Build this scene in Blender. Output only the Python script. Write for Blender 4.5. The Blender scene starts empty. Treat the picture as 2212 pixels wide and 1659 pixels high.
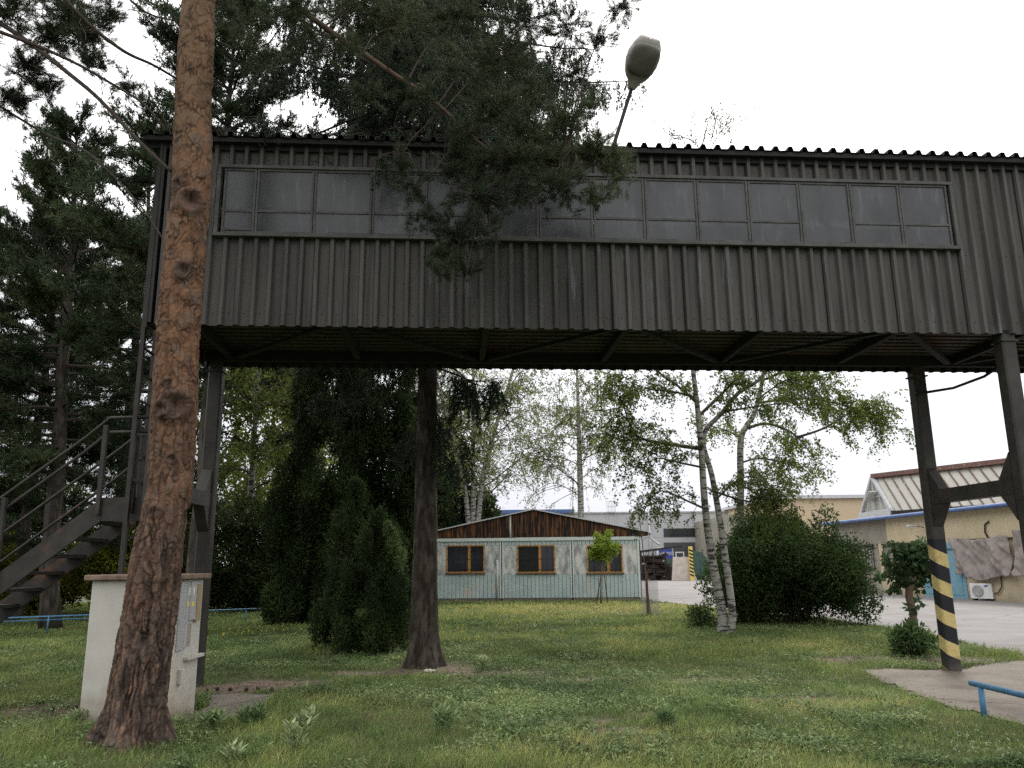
import bpy, math, random
import numpy as np
from mathutils import Vector, Matrix, noise
SC = bpy.context.scene
# ------------------------------------------------------------------ camera
F0 = 1736.0; PIT = math.radians(12.58); ROL = 0.0095; EYE = 1.6
cp, sp = math.cos(PIT), math.sin(PIT)
cam_d = bpy.data.cameras.new("camera"); cam = bpy.data.objects.new("camera", cam_d)
SC.collection.objects.link(cam)
cam_d.sensor_width = 36; cam_d.lens = 36 * F0 / 2212; cam_d.clip_end = 2000; cam_d.clip_start = 0.05
xa = Vector((1, ROL * sp, -ROL * cp)).normalized(); ya = Vector((ROL, -sp, cp)).normalized(); za = xa.cross(ya).normalized()
ya = za.cross(xa)
M = Matrix((xa, ya, za)).transposed().to_4x4(); M.translation = (0, 0, EYE); cam.matrix_world = M
SC.camera = cam
# ------------------------------------------------------------------ world, sun, exposure
SUN_EL, SUN_AZ = math.radians(48), math.radians(25)       # azimuth from +Y towards +X
w = bpy.data.worlds.new("World"); SC.world = w; w.use_nodes = True
nt = w.node_tree; nt.nodes.clear()
out = nt.nodes.new("ShaderNodeOutputWorld"); bg = nt.nodes.new("ShaderNodeBackground")
sky = nt.nodes.new("ShaderNodeTexSky"); sky.sky_type = 'NISHITA'; sky.sun_disc = False
sky.sun_elevation = SUN_EL; sky.sun_rotation = SUN_AZ; sky.dust_density = 4; sky.air_density = 1.0
hs = nt.nodes.new("ShaderNodeHueSaturation"); hs.inputs['Saturation'].default_value = 0.12
tc = nt.nodes.new("ShaderNodeTexCoord"); sep = nt.nodes.new("ShaderNodeSeparateXYZ")
nt.links.new(tc.outputs['Generated'], sep.inputs[0])
ramp = nt.nodes.new("ShaderNodeValToRGB")
e = ramp.color_ramp.elements
e[0].position = 0.0; e[0].color = (0.31, 0.312, 0.345, 1)
e[1].position = 0.42; e[1].color = (1.0, 1.0, 1.0, 1)
x = e.new(0.10); x.color = (0.365, 0.37, 0.41, 1)
x = e.new(0.2); x.color = (0.47, 0.475, 0.51, 1)
# thin layers of cloud, an uneven overcast
mp = nt.nodes.new("ShaderNodeMapping"); mp.inputs['Scale'].default_value = (1, 1, 3.2)
nt.links.new(tc.outputs['Generated'], mp.inputs[0])
nz = nt.nodes.new("ShaderNodeTexNoise"); nz.inputs['Scale'].default_value = 3.0; nz.inputs['Detail'].default_value = 4
nt.links.new(mp.outputs[0], nz.inputs['Vector'])
ma = nt.nodes.new("ShaderNodeMath"); ma.operation = 'MULTIPLY_ADD'; ma.inputs[1].default_value = 0.14; ma.inputs[2].default_value = -0.07
nt.links.new(nz.outputs['Fac'], ma.inputs[0])
ad = nt.nodes.new("ShaderNodeMath"); ad.operation = 'ADD'
nt.links.new(ma.outputs[0], ad.inputs[0]); nt.links.new(sep.outputs['Z'], ad.inputs[1]); nt.links.new(ad.outputs[0], ramp.inputs[0])
mul = nt.nodes.new("ShaderNodeMix"); mul.data_type = 'RGBA'; mul.blend_type = 'MULTIPLY'; mul.inputs[0].default_value = 1
nt.links.new(ramp.outputs[0], mul.inputs[6]); mul.inputs[7].default_value = (13.5, 13.5, 13.5, 1)
mix = nt.nodes.new("ShaderNodeMix"); mix.data_type = 'RGBA'; mix.inputs[0].default_value = 0.8
nt.links.new(sky.outputs[0], hs.inputs['Color']); nt.links.new(hs.outputs[0], mix.inputs[6]); nt.links.new(mul.outputs[2], mix.inputs[7])
nt.links.new(mix.outputs[2], bg.inputs[0]); bg.inputs[1].default_value = 0.1
nt.links.new(bg.outputs[0], out.inputs[0])
sd = bpy.data.lights.new("sun", 'SUN'); sd.energy = 1.5; sd.angle = math.radians(14); sd.color = (1, 0.95, 0.88)
so = bpy.data.objects.new("sun", sd); SC.collection.objects.link(so)
so.rotation_euler = Vector((math.sin(SUN_AZ) * math.cos(SUN_EL), math.cos(SUN_AZ) * math.cos(SUN_EL), math.sin(SUN_EL))).to_track_quat('Z', 'Y').to_euler()
SC.view_settings.view_transform = 'Standard'; SC.view_settings.look = 'None'
SC.view_settings.exposure = 0.9; SC.view_settings.gamma = 1.0; SC.view_settings.use_curve_mapping = False
SC.cycles.use_denoising = False; SC.cycles.max_bounces = 6; SC.cycles.transparent_max_bounces = 12
SC.cycles.diffuse_bounces = 3; SC.cycles.glossy_bounces = 2; SC.cycles.caustics_reflective = False
# ------------------------------------------------------------------ photo measuring helpers (pixel of the 2212-wide view -> real place)
def ray(x, y):
    u = x - 1106; v = 829.5 - y; b = v - ROL * u
    return (u + v * ROL, F0 * cp - b * sp, F0 * sp + b * cp)
def at(x, y, Y):
    a, f, u = ray(x, y); return Vector((a / f * Y, Y, EYE + u / f * Y))
def hz(x, y, z=0.0):
    a, f, u = ray(x, y); return at(x, y, (z - EYE) / (u / f))
# ------------------------------------------------------------------ bookkeeping helpers
def link(o, parent=None):
    SC.collection.objects.link(o)
    if parent is not None: o.parent = parent
    return o
def tag(o, label=None, cat=None, group=None, kind=None):
    if label: o['label'] = label
    if cat: o['category'] = cat
    if group: o['group'] = group
    if kind: o['kind'] = kind
    return o
def empty(name, loc=(0, 0, 0), rz=0, **k):
    o = bpy.data.objects.new(name, None); link(o); o.empty_display_size = 0.2
    o.location = loc; o.rotation_euler = (0, 0, rz); return tag(o, **k)
class MB:
    def __init__(s): s.v = []; s.f = []
    def box(s, x0, x1, y0, y1, z0, z1):
        n = len(s.v); s.v += [(x, y, z) for x in (x0, x1) for y in (y0, y1) for z in (z0, z1)]
        s.f += [[n + i for i in q] for q in ((0, 1, 3, 2), (4, 6, 7, 5), (0, 4, 5, 1), (2, 3, 7, 6), (0, 2, 6, 4), (1, 5, 7, 3))]; return s
    def bar(s, a, b, wx, wy, up=(0, 0, 1)):      # box beam from a to b
        a, b = Vector(a), Vector(b); d = (b - a).normalized(); u = Vector(up)
        if abs(d.dot(u)) > 0.99: u = Vector((0, 1, 0))
        sd_ = d.cross(u).normalized(); u = sd_.cross(d).normalized(); n = len(s.v)
        for p in (a, b):
            for i, j in ((-1, -1), (1, -1), (1, 1), (-1, 1)): s.v.append(tuple(p + sd_ * (i * wx / 2) + u * (j * wy / 2)))
        s.f += [[n, n + 1, n + 2, n + 3], [n + 7, n + 6, n + 5, n + 4]] + [[n + i, n + 4 + i, n + 4 + (i + 1) % 4, n + (i + 1) % 4] for i in range(4)]; return s
    def tube(s, pts, r, k=8, cap=True):
        pts = [Vector(p) for p in pts]; m = len(pts); rr = r if hasattr(r, '__len__') else [r] * m
        n0 = len(s.v); ref = None
        for i, p in enumerate(pts):
            d = (pts[min(i + 1, m - 1)] - pts[max(i - 1, 0)]).normalized()
            if ref is None: ref = Vector((0, 0, 1)) if abs(d.z) < 0.9 else Vector((1, 0, 0))
            a = (ref - d * ref.dot(d)).normalized(); b = d.cross(a); ref = a
            for j in range(k):
                t = 2 * math.pi * j / k; s.v.append(tuple(p + (a * math.cos(t) + b * math.sin(t)) * rr[i]))
        for i in range(m - 1):
            for j in range(k):
                j2 = (j + 1) % k; s.f.append([n0 + i * k + j, n0 + i * k + j2, n0 + (i + 1) * k + j2, n0 + (i + 1) * k + j])
        if cap: s.f.append([n0 + j for j in range(k)][::-1]); s.f.append([n0 + (m - 1) * k + j for j in range(k)])
        return s
    def prism(s, poly, o, e1, e2, ex):            # polygon in plane (e1,e2) at o extruded by ex
        o, e1, e2, ex = map(Vector, (o, e1, e2, ex)); n = len(s.v); k = len(poly)
        for q in (Vector((0, 0, 0)), ex):
            for a, b in poly: s.v.append(tuple(o + e1 * a + e2 * b + q))
        s.f.append([n + i for i in range(k)][::-1]); s.f.append([n + k + i for i in range(k)])
        for i in range(k): s.f.append([n + i, n + (i + 1) % k, n + k + (i + 1) % k, n + k + i])
        return s
    def grid(s, fn, nu, nv):
        n = len(s.v)
        for i in range(nu + 1):
            for j in range(nv + 1): s.v.append(tuple(fn(i / nu, j / nv)))
        for i in range(nu):
            for j in range(nv):
                q = n + i * (nv + 1) + j; s.f.append([q, q + nv + 1, q + nv + 2, q + 1])
        return s
    def build(s, name, m, parent=None, smooth=False, bevel=0, fix=True, solid=0):
        me = bpy.data.meshes.new(name); me.from_pydata(s.v, [], s.f)
        if fix:
            import bmesh
            bm = bmesh.new(); bm.from_mesh(me); bmesh.ops.recalc_face_normals(bm, faces=bm.faces); bm.to_mesh(me); bm.free()
        me.materials.append(m); me.update()
        if smooth: me.polygons.foreach_set('use_smooth', [True] * len(me.polygons))
        o = bpy.data.objects.new(name, me); link(o, parent)
        if solid: md = o.modifiers.new("solid", 'SOLIDIFY'); md.thickness = solid
        if bevel: md = o.modifiers.new("bevel", 'BEVEL'); md.width = bevel; md.segments = 2; md.limit_method = 'ANGLE'
        return o
# ------------------------------------------------------------------ materials
def nmat(name, c1, c2=None, scale=4, rough=0.8, bump=0.0, bdist=0.01, stretch=(1, 1, 1), detail=6, metal=0, lo=0.35, hi=0.65, spec=0.3,
         c3=None, s3=1.0, t3=(0.55, 0.65), st3=(1, 1, 1), bscale=None):
    m = bpy.data.materials.new(name); m.use_nodes = True; t = m.node_tree; N = t.nodes; L = t.links; b = N['Principled BSDF']
    b.inputs['Roughness'].default_value = rough; b.inputs['Metallic'].default_value = metal; b.inputs['Specular IOR Level'].default_value = spec
    c = N.new("ShaderNodeTexCoord")
    def nz_(sc, st, dt=detail):
        mp = N.new("ShaderNodeMapping"); mp.inputs['Scale'].default_value = st; L.new(c.outputs['Object'], mp.inputs[0])
        n = N.new("ShaderNodeTexNoise"); n.inputs['Scale'].default_value = sc; n.inputs['Detail'].default_value = dt; n.inputs['Roughness'].default_value = 0.6
        L.new(mp.outputs[0], n.inputs['Vector']); return n
    n = nz_(scale, stretch)
    r = N.new("ShaderNodeValToRGB"); r.color_ramp.elements[0].position = lo; r.color_ramp.elements[1].position = hi
    r.color_ramp.elements[0].color = (*c1, 1); r.color_ramp.elements[1].color = (*(c2 or c1), 1); L.new(n.outputs['Fac'], r.inputs[0])
    col = r.outputs[0]
    if c3:
        n3 = nz_(s3, st3, 8); r3 = N.new("ShaderNodeValToRGB"); r3.color_ramp.elements[0].position = t3[0]; r3.color_ramp.elements[1].position = t3[1]
        L.new(n3.outputs['Fac'], r3.inputs[0]); mx = N.new("ShaderNodeMix"); mx.data_type = 'RGBA'
        L.new(r3.outputs[0], mx.inputs[0]); L.new(col, mx.inputs[6]); mx.inputs[7].default_value = (*c3, 1); col = mx.outputs[2]
    L.new(col, b.inputs['Base Color'])
    if bump:
        nb = nz_(bscale or scale * 3, stretch); bp = N.new("ShaderNodeBump"); bp.inputs['Strength'].default_value = bump; bp.inputs['Distance'].default_value = bdist
        L.new(nb.outputs['Fac'], bp.inputs['Height']); L.new(bp.outputs[0], b.inputs['Normal'])
    m['col'] = 1
    return m
def leafmat(name, trans=0.35, rough=0.6, spec=0.25):
    m = bpy.data.materials.new(name); m.use_nodes = True; t = m.node_tree; N = t.nodes; L = t.links; b = N['Principled BSDF']; o = N['Material Output']
    a = N.new("ShaderNodeAttribute"); a.attribute_name = 'col'
    b.inputs['Roughness'].default_value = rough; b.inputs['Specular IOR Level'].default_value = spec
    L.new(a.outputs['Color'], b.inputs['Base Color'])
    tr = N.new("ShaderNodeBsdfTranslucent"); L.new(a.outputs['Color'], tr.inputs[0])
    mx = N.new("ShaderNodeMixShader"); mx.inputs[0].default_value = trans; L.new(b.outputs[0], mx.inputs[1]); L.new(tr.outputs[0], mx.inputs[2]); L.new(mx.outputs[0], o.inputs[0])
    return m
LEAF = leafmat("leaf", .35, .7, .1); NEEDLE = leafmat("needle", 0.15, 0.6, 0.15); GRASS = leafmat("grass_blade", 0.3, 0.7, 0.08)
m_wallmetal = nmat("weathered corrugated steel", (0.044, 0.0415, 0.037), (0.082, 0.078, 0.070), 1.6, 0.62, 0.15, 0.004, (2.2, 1, 0.35), c3=(0.115, 0.118, 0.124), s3=1.7, t3=(0.60, 0.65), st3=(2.2, 1, 0.25), spec=0.3)
def wall_details(m):
    N = m.node_tree.nodes; L = m.node_tree.links; b = N['Principled BSDF']; src = b.inputs['Base Color'].links[0].from_socket
    c = N.new("ShaderNodeTexCoord"); s = N.new("ShaderNodeSeparateXYZ"); L.new(c.outputs['Object'], s.inputs[0])
    def mth(op, a, b2=None, c2=None):
        n = N.new("ShaderNodeMath"); n.operation = op
        for i, q in enumerate((a, b2, c2)):
            if q is None: continue
            if isinstance(q, (int, float)): n.inputs[i].default_value = q
            else: L.new(q, n.inputs[i])
        return n.outputs[0]
    fx = mth('FRACT', mth('MULTIPLY', s.outputs['X'], 1 / 0.19)); dx = mth('MULTIPLY', mth('ABSOLUTE', mth('SUBTRACT', fx, .68)), .19)
    dots = None
    for z0 in (4.66, 5.6, 6.75):
        dz = mth('ABSOLUTE', mth('SUBTRACT', s.outputs['Z'], z0)); d = mth('LESS_THAN', mth('ADD', mth('MULTIPLY', dx, dx), mth('MULTIPLY', dz, dz)), .00011); dots = d if dots is None else mth('MAXIMUM', dots, d)
    sheet = mth('FRACT', mth('MULTIPLY', s.outputs['X'], 1 / 0.95)); seam = mth('LESS_THAN', sheet, .008)
    shn = N.new("ShaderNodeTexWhiteNoise"); shn.noise_dimensions = '1D'; L.new(mth('FLOOR', mth('MULTIPLY', s.outputs['X'], 1 / 0.95)), shn.inputs['W'])
    hv = N.new("ShaderNodeHueSaturation"); L.new(mth('MULTIPLY_ADD', shn.outputs['Value'], .16, .92), hv.inputs['Value']); L.new(src, hv.inputs['Color'])
    mp = N.new("ShaderNodeMapping"); mp.inputs['Scale'].default_value = (9, 1, .35); L.new(c.outputs['Object'], mp.inputs[0]); n = N.new("ShaderNodeTexNoise"); n.inputs['Scale'].default_value = 1.6; n.inputs['Detail'].default_value = 5; L.new(mp.outputs[0], n.inputs['Vector'])
    r = N.new("ShaderNodeValToRGB"); r.color_ramp.elements[0].position = .52; r.color_ramp.elements[1].position = .68; r.color_ramp.elements[1].color = (.7, .7, .7, 1); L.new(n.outputs['Fac'], r.inputs[0])
    m1 = N.new("ShaderNodeMix"); m1.data_type = 'RGBA'; L.new(r.outputs[0], m1.inputs[0]); L.new(hv.outputs[0], m1.inputs[6]); m1.inputs[7].default_value = (0.022, 0.02, 0.018, 1)
    m2 = N.new("ShaderNodeMix"); m2.data_type = 'RGBA'; L.new(mth('MAXIMUM', dots, seam), m2.inputs[0]); L.new(m1.outputs[2], m2.inputs[6]); m2.inputs[7].default_value = (0.012, 0.011, 0.01, 1); L.new(m2.outputs[2], b.inputs['Base Color'])
wall_details(m_wallmetal)
m_dark = nmat("dark sheet steel", (0.016, 0.0155, 0.0145), (0.03, 0.0285, 0.026), 3, 0.6, 0.1)
m_frame = nmat("grey painted window frame", (0.045, 0.044, 0.041), (0.085, 0.083, 0.078), 5, 0.6, 0.1)
m_post = nmat("grey brown painted post", (0.024, 0.022, 0.019), (0.045, 0.041, 0.035), 4, 0.55, 0.2, 0.003, c3=(0.075, 0.038, 0.028), s3=2.5, t3=(0.6, 0.7), st3=(1, 1, .4))
m_under = nmat("rusty floor sheet", (0.045, 0.041, 0.037), (0.07, 0.063, 0.055), 2, 0.7, 0.2, 0.004, c3=(0.06, 0.032, 0.022), s3=1.2, t3=(0.55, 0.62), st3=(0.5, 2, 1))
m_stair = nmat("grey painted stair steel", (0.022, 0.020, 0.017), (0.042, 0.038, 0.032), 5, 0.6, 0.15, 0.003, c3=(0.11, 0.05, 0.03), s3=2, t3=(0.6, 0.7))
def glassmat(name, base, mixf, rough=0.12):
    m = nmat(name, tuple(q * 0.5 for q in base), tuple(q * 1.1 for q in base), 1.1, rough, 0.03, 0.004, (1.3, 1, .8), spec=0.3, lo=.3, hi=.7, c3=tuple(q * 1.6 for q in base), s3=2.5, t3=(.55, .75), st3=(4, 1, .7)); t = m.node_tree; N = t.nodes; L = t.links
    b = N['Principled BSDF']; o = N['Material Output']; tr = N.new("ShaderNodeBsdfTransparent"); tr.inputs[0].default_value = (0.75, 0.78, 0.8, 1)
    mx = N.new("ShaderNodeMixShader"); mx.inputs[0].default_value = mixf; L.new(b.outputs[0], mx.inputs[1]); L.new(tr.outputs[0], mx.inputs[2]); L.new(mx.outputs[0], o.inputs[0]); return m
m_pane = glassmat("dusty window glass", (0.07, 0.073, 0.078), 0.09, 0.22)
m_pane2 = glassmat("dirty rear glass", (0.2, 0.2, 0.2), 0.45, 0.3)
m_black = nmat("black", (0.012, 0.012, 0.012), (0.02, 0.02, 0.02), 3, 0.8)
m_white_plaster = nmat("off white kiosk plaster", (0.43, 0.41, 0.365), (0.50, 0.48, 0.435), 2.5, 0.9, 0.25, 0.003, c3=(0.55, 0.48, 0.33), s3=1.5, t3=(0.55, 0.75), st3=(1, 1, .5), bscale=40)
m_slab = nmat("brown concrete slab", (0.13, 0.09, 0.07), (0.24, 0.17, 0.13), 8, 0.9, 0.6, 0.01)
m_concrete = nmat("worn concrete", (0.125, 0.106, 0.086), (0.185, 0.16, 0.13), 1.2, 0.9, 0.3, 0.004, c3=(0.088, 0.075, 0.06), s3=0.9, t3=(0.5, 0.7), bscale=30)
m_road = nmat("pale worn asphalt", (0.158, 0.149, 0.145), (0.205, 0.194, 0.188), 0.7, 0.9, 0.3, 0.004, c3=(0.125, 0.11, 0.10), s3=0.3, t3=(0.55, 0.7), bscale=40)
m_doorgrey = nmat("grey kiosk door", (0.34, 0.34, 0.345), (0.40, 0.40, 0.40), 3, 0.5)
m_blue = nmat("blue pipe paint", (0.05, 0.16, 0.29), (0.09, 0.23, 0.38), 6, 0.45, 0.1, 0.002, c3=(0.14, 0.2, 0.28), s3=9, t3=(0.62, 0.7))
m_bluegutter = nmat("blue gutter paint", (0.055, 0.10, 0.25), (0.09, 0.15, 0.32), 4, 0.5)
m_yellowwall = nmat("yellow plaster", (0.50, 0.415, 0.27), (0.57, 0.485, 0.335), 1.2, 0.95, 0.2, 0.004, c3=(0.47, 0.39, 0.265), s3=0.35, t3=(0.5, 0.7), bscale=30)
m_greyplaster = nmat("grey stained plaster", (0.22, 0.2, 0.165), (0.31, 0.285, 0.235), 1.5, 0.95, 0.2, 0.004, st3=(1, 1, 1))
m_beige = nmat("beige plaster", (0.47, 0.37, 0.25), (0.52, 0.42, 0.295), 0.4, 0.95, 0.1, c3=(0.45, 0.33, 0.22), s3=0.4, t3=(0.62, 0.7))
m_bluedoor = nmat("light blue door paint", (0.14, 0.29, 0.37), (0.18, 0.34, 0.42), 2, 0.6)
m_tarp = nmat("grey tarpaulin", (0.22, 0.19, 0.18), (0.29, 0.25, 0.235), 3, 0.85, 0.3, 0.01)
m_lampgrey = nmat("grey lamp housing", (0.42, 0.40, 0.38), (0.55, 0.52, 0.49), 12, 0.5, c3=(0.2, 0.15, 0.12), s3=14, t3=(0.62, 0.70))
m_lens = nmat("dull lamp glass", (0.14, 0.135, 0.12), (0.20, 0.19, 0.17), 5, 0.25, spec=0.5)
m_aqua = nmat("pale aqua painted boards", (0.34, 0.425, 0.415), (0.44, 0.515, 0.50), 2.0, 0.75, 0.1, c3=(0.50, 0.45, 0.36), s3=1.3, t3=(0.58, 0.70), st3=(1, 1, 0.6))
m_aqua_trim = nmat("pale aqua trim", (0.48, 0.54, 0.51), (0.56, 0.61, 0.58), 3, 0.7)
m_mottle = nmat("flaking grey panel", (0.24, 0.25, 0.245), (0.58, 0.58, 0.54), 3.2, 0.85, 0.2, stretch=(1, 1, 0.4), lo=0.4, hi=0.58)
m_gable = nmat("old stained brown boards", (0.012, 0.008, 0.007), (0.22, 0.095, 0.035), 5, 0.85, 0.3, stretch=(3, 1, 0.25), lo=0.46, hi=0.72)
m_orange = nmat("orange brown window wood", (0.36, 0.17, 0.045), (0.45, 0.23, 0.07), 6, 0.6, stretch=(1, 1, .2))
m_glassdark = nmat("dark window glass", (0.02, 0.022, 0.026), (0.035, 0.038, 0.045), 1.5, 0.08, spec=0.5)
m_zinc = nmat("pale zinc", (0.42, 0.43, 0.45), (0.5, 0.51, 0.53), 3, 0.5)
m_ware = nmat("light grey cladding", (0.40, 0.40, 0.415), (0.43, 0.43, 0.445), 0.3, 0.7)
m_waredark = nmat("anthracite door", (0.06, 0.065, 0.07), (0.075, 0.08, 0.088), 1, 0.6)
m_wood = nmat("grey brown wood", (0.10, 0.07, 0.05), (0.17, 0.12, 0.085), 8, 0.85, 0.3, stretch=(1, 1, .2))
m_rust = nmat("rusty scrap steel", (0.016, 0.012, 0.010), (0.055, 0.038, 0.03), 5, 0.85)
m_whiteplate = nmat("weathered white slab", (0.42, 0.36, 0.32), (0.58, 0.51, 0.46), 2, 0.9, c3=(0.2, .13, .1), s3=1.4, t3=(.6, .66), st3=(1, 1, .3))
m_green = nmat("green fabric", (0.04, 0.08, 0.068), (0.07, 0.12, 0.10), 3, 0.8)
m_yellow = nmat("yellow paint", (0.62, 0.47, 0.10), (0.68, 0.52, 0.14), 6, 0.55)
m_redbrown = nmat("red brown ridge", (0.13, 0.075, 0.062), (0.18, 0.10, 0.085), 5, 0.75, c3=(0.5, 0.4, 0.36), s3=6, t3=(0.62, 0.68), st3=(.5, 1, 1))
m_skyglass = nmat("milky skylight glass", (0.34, 0.335, 0.29), (0.44, 0.43, 0.38), 0.8, 0.35, c3=(0.4, 0.39, 0.34), s3=0.5, t3=(.5, .7), spec=0.5)
m_acwhite = nmat("white appliance", (0.68, 0.68, 0.68), (0.72, 0.72, 0.72), 3, 0.4)
m_acgrey = nmat("grey fan grille", (0.28, 0.28, 0.28), (0.34, 0.34, 0.34), 30, 0.6)
m_stone = nmat("pale stone", (0.4, 0.37, 0.32), (0.5, 0.47, 0.42), 8, 0.9, 0.4)
def barkmat(name, c1, c2, c3, scale, strength, stretch=(1, 1, 0.3), dist=0.02):
    return nmat(name, c1, c2, scale, 0.92, strength, dist, stretch, 8, c3=c3, s3=scale * 0.5, t3=(0.5, 0.62), st3=stretch, spec=0.1, bscale=scale * 1.5)
m_bark_spruce = barkmat("spruce bark", (0.022, 0.018, 0.014), (0.060, 0.050, 0.040), (0.080, 0.069, 0.057), 14, 1.0)
m_bark_dark = barkmat("dark pine bark", (0.032, 0.027, 0.023), (0.075, 0.063, 0.053), (0.10, 0.086, 0.072), 8, 0.9)
m_bark_twig = nmat("twig bark", (0.035, 0.027, 0.022), (0.07, 0.052, 0.042), 20, 0.9)
m_bark_orange = nmat("orange pine branch bark", (0.05, 0.035, 0.026), (0.10, 0.066, 0.045), 14, 0.9, 0.5, c3=(0.08, 0.055, 0.04), s3=8)
m_bark_mul = barkmat("pale brown bark", (0.13, 0.09, 0.065), (0.22, 0.16, 0.12), (0.09, 0.06, 0.05), 9, 0.9)
def birchmat():
    m = bpy.data.materials.new("birch bark"); m.use_nodes = True; t = m.node_tree; N = t.nodes; L = t.links; b = N['Principled BSDF']; b.inputs['Roughness'].default_value = 0.8
    c = N.new("ShaderNodeTexCoord"); mp = N.new("ShaderNodeMapping"); mp.inputs['Scale'].default_value = (1.3, 1.3, 5.5); L.new(c.outputs['Object'], mp.inputs[0])
    n = N.new("ShaderNodeTexNoise"); n.inputs['Scale'].default_value = 3.2; n.inputs['Detail'].default_value = 5; L.new(mp.outputs[0], n.inputs['Vector'])
    r = N.new("ShaderNodeValToRGB"); r.color_ramp.elements[0].position = 0.41; r.color_ramp.elements[0].color = (0.03, 0.025, 0.022, 1)
    r.color_ramp.elements[1].position = 0.50; r.color_ramp.elements[1].color = (0.31, 0.30, 0.265, 1); L.new(n.outputs['Fac'], r.inputs[0])
    a = N.new("ShaderNodeAttribute"); a.attribute_name = 'thin'
    mx = N.new("ShaderNodeMix"); mx.data_type = 'RGBA'; L.new(a.outputs['Fac'], mx.inputs[0]); L.new(r.outputs[0], mx.inputs[6]); mx.inputs[7].default_value = (0.06, 0.047, 0.04, 1)
    L.new(mx.outputs[2], b.inputs['Base Color']); return m
m_birch = birchmat()
# ------------------------------------------------------------------ numpy foliage
RNG = np.random.default_rng(7)
def unit(v): return v / np.maximum(np.linalg.norm(v, axis=-1, keepdims=True), 1e-9)
def rdir(n, g=None): return unit((g or RNG).normal(size=(n, 3)))
def lerp(a, b, t): return a + (b - a) * t
def palette(n, cols, jit=0.18, t=None, g=RNG):
    cols = np.array(cols, float); k = len(cols) - 1
    t = g.random(n) if t is None else np.clip(t, 0, 1); q = t * k; i = np.minimum(q.astype(int), k - 1); fr = (q - i)[:, None]
    c = cols[i] * (1 - fr) + cols[i + 1] * fr; return c * (1 + g.normal(size=(n, 1)) * jit).clip(0.4, 1.8)
def clumpnoise(P, s):
    return 0.5 + 0.5 * np.array([math.sin(0)] if 0 else (np.sin(P[:, 0] * s + 1.3 * np.sin(P[:, 1] * s * .7 + 2)) * np.sin(P[:, 1] * s * 1.1 + 1.7 * np.sin(P[:, 2] * s)) + np.sin(P[:, 2] * s * 1.3 + P[:, 0] * s * .6)) / 2)
class Cloud:
    def __init__(s): s.q = []; s.qc = []; s.t = []; s.tc = []
    def leaf(s, P, U, N, L, W, C):
        S = unit(np.cross(U, N)); L = np.broadcast_to(np.asarray(L, float).reshape(-1, 1), (len(P), 1)); W = np.broadcast_to(np.asarray(W, float).reshape(-1, 1), (len(P), 1))
        s.q.append(np.stack([P, P + U * L * .45 + S * W / 2, P + U * L, P + U * L * .45 - S * W / 2], 1)); s.qc.append(np.repeat(C[:, None, :], 4, 1))
    def needle(s, P, U, L, W, C, tip=0.0):
        S = unit(np.cross(U, rdir(len(P)))); L = np.broadcast_to(np.asarray(L, float).reshape(-1, 1), (len(P), 1)); W = np.broadcast_to(np.asarray(W, float).reshape(-1, 1), (len(P), 1))
        s.t.append(np.stack([P - S * W / 2, P + S * W / 2, P + U * L], 1)); s.tc.append(np.repeat(C[:, None, :], 3, 1))
    def build(s, name, m, parent=None):
        V = []; C = []; nq = nt_ = 0
        if s.q: q = np.concatenate(s.q); nq = len(q); V.append(q.reshape(-1, 3)); C.append(np.concatenate(s.qc).reshape(-1, 3))
        if s.t: t = np.concatenate(s.t); nt_ = len(t); V.append(t.reshape(-1, 3)); C.append(np.concatenate(s.tc).reshape(-1, 3))
        V = np.concatenate(V).astype(np.float32); C = np.clip(np.concatenate(C), 0.002, 1).astype(np.float32)
        me = bpy.data.meshes.new(name); me.vertices.add(len(V)); me.vertices.foreach_set('co', V.ravel())
        me.loops.add(len(V)); me.loops.foreach_set('vertex_index', np.arange(len(V), dtype=np.int32))
        st = np.concatenate([np.arange(nq) * 4, nq * 4 + np.arange(nt_) * 3]).astype(np.int32)
        me.polygons.add(nq + nt_); me.polygons.foreach_set('loop_start', st)
        me.update(calc_edges=True)
        ca = me.color_attributes.new('col', 'FLOAT_COLOR', 'POINT'); ca.data.foreach_set('color', np.concatenate([C, np.ones((len(C), 1), np.float32)], 1).ravel())
        me.materials.append(m); o = bpy.data.objects.new(name, me); link(o, parent); return o
def polyline(p0, d, L, n, bend, wob, rs):
    pts = [Vector(p0)]; d = Vector(d).normalized()
    for i in range(n):
        d = (d + Vector(bend) / n + Vector((rs.gauss(0, wob), rs.gauss(0, wob), rs.gauss(0, wob)))).normalized(); pts.append(pts[-1] + d * (L / n))
    return pts
def pt_on(pts, t):
    q = t * (len(pts) - 1); i = min(int(q), len(pts) - 2); return pts[i].lerp(pts[i + 1], q - i), (pts[i + 1] - pts[i]).normalized()
def taper(r0, r1, n, pw=1.0): return [r0 + (r1 - r0) * (i / n) ** pw for i in range(n + 1)]
def set_thin(o, thr=0.045):
    pass
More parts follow.
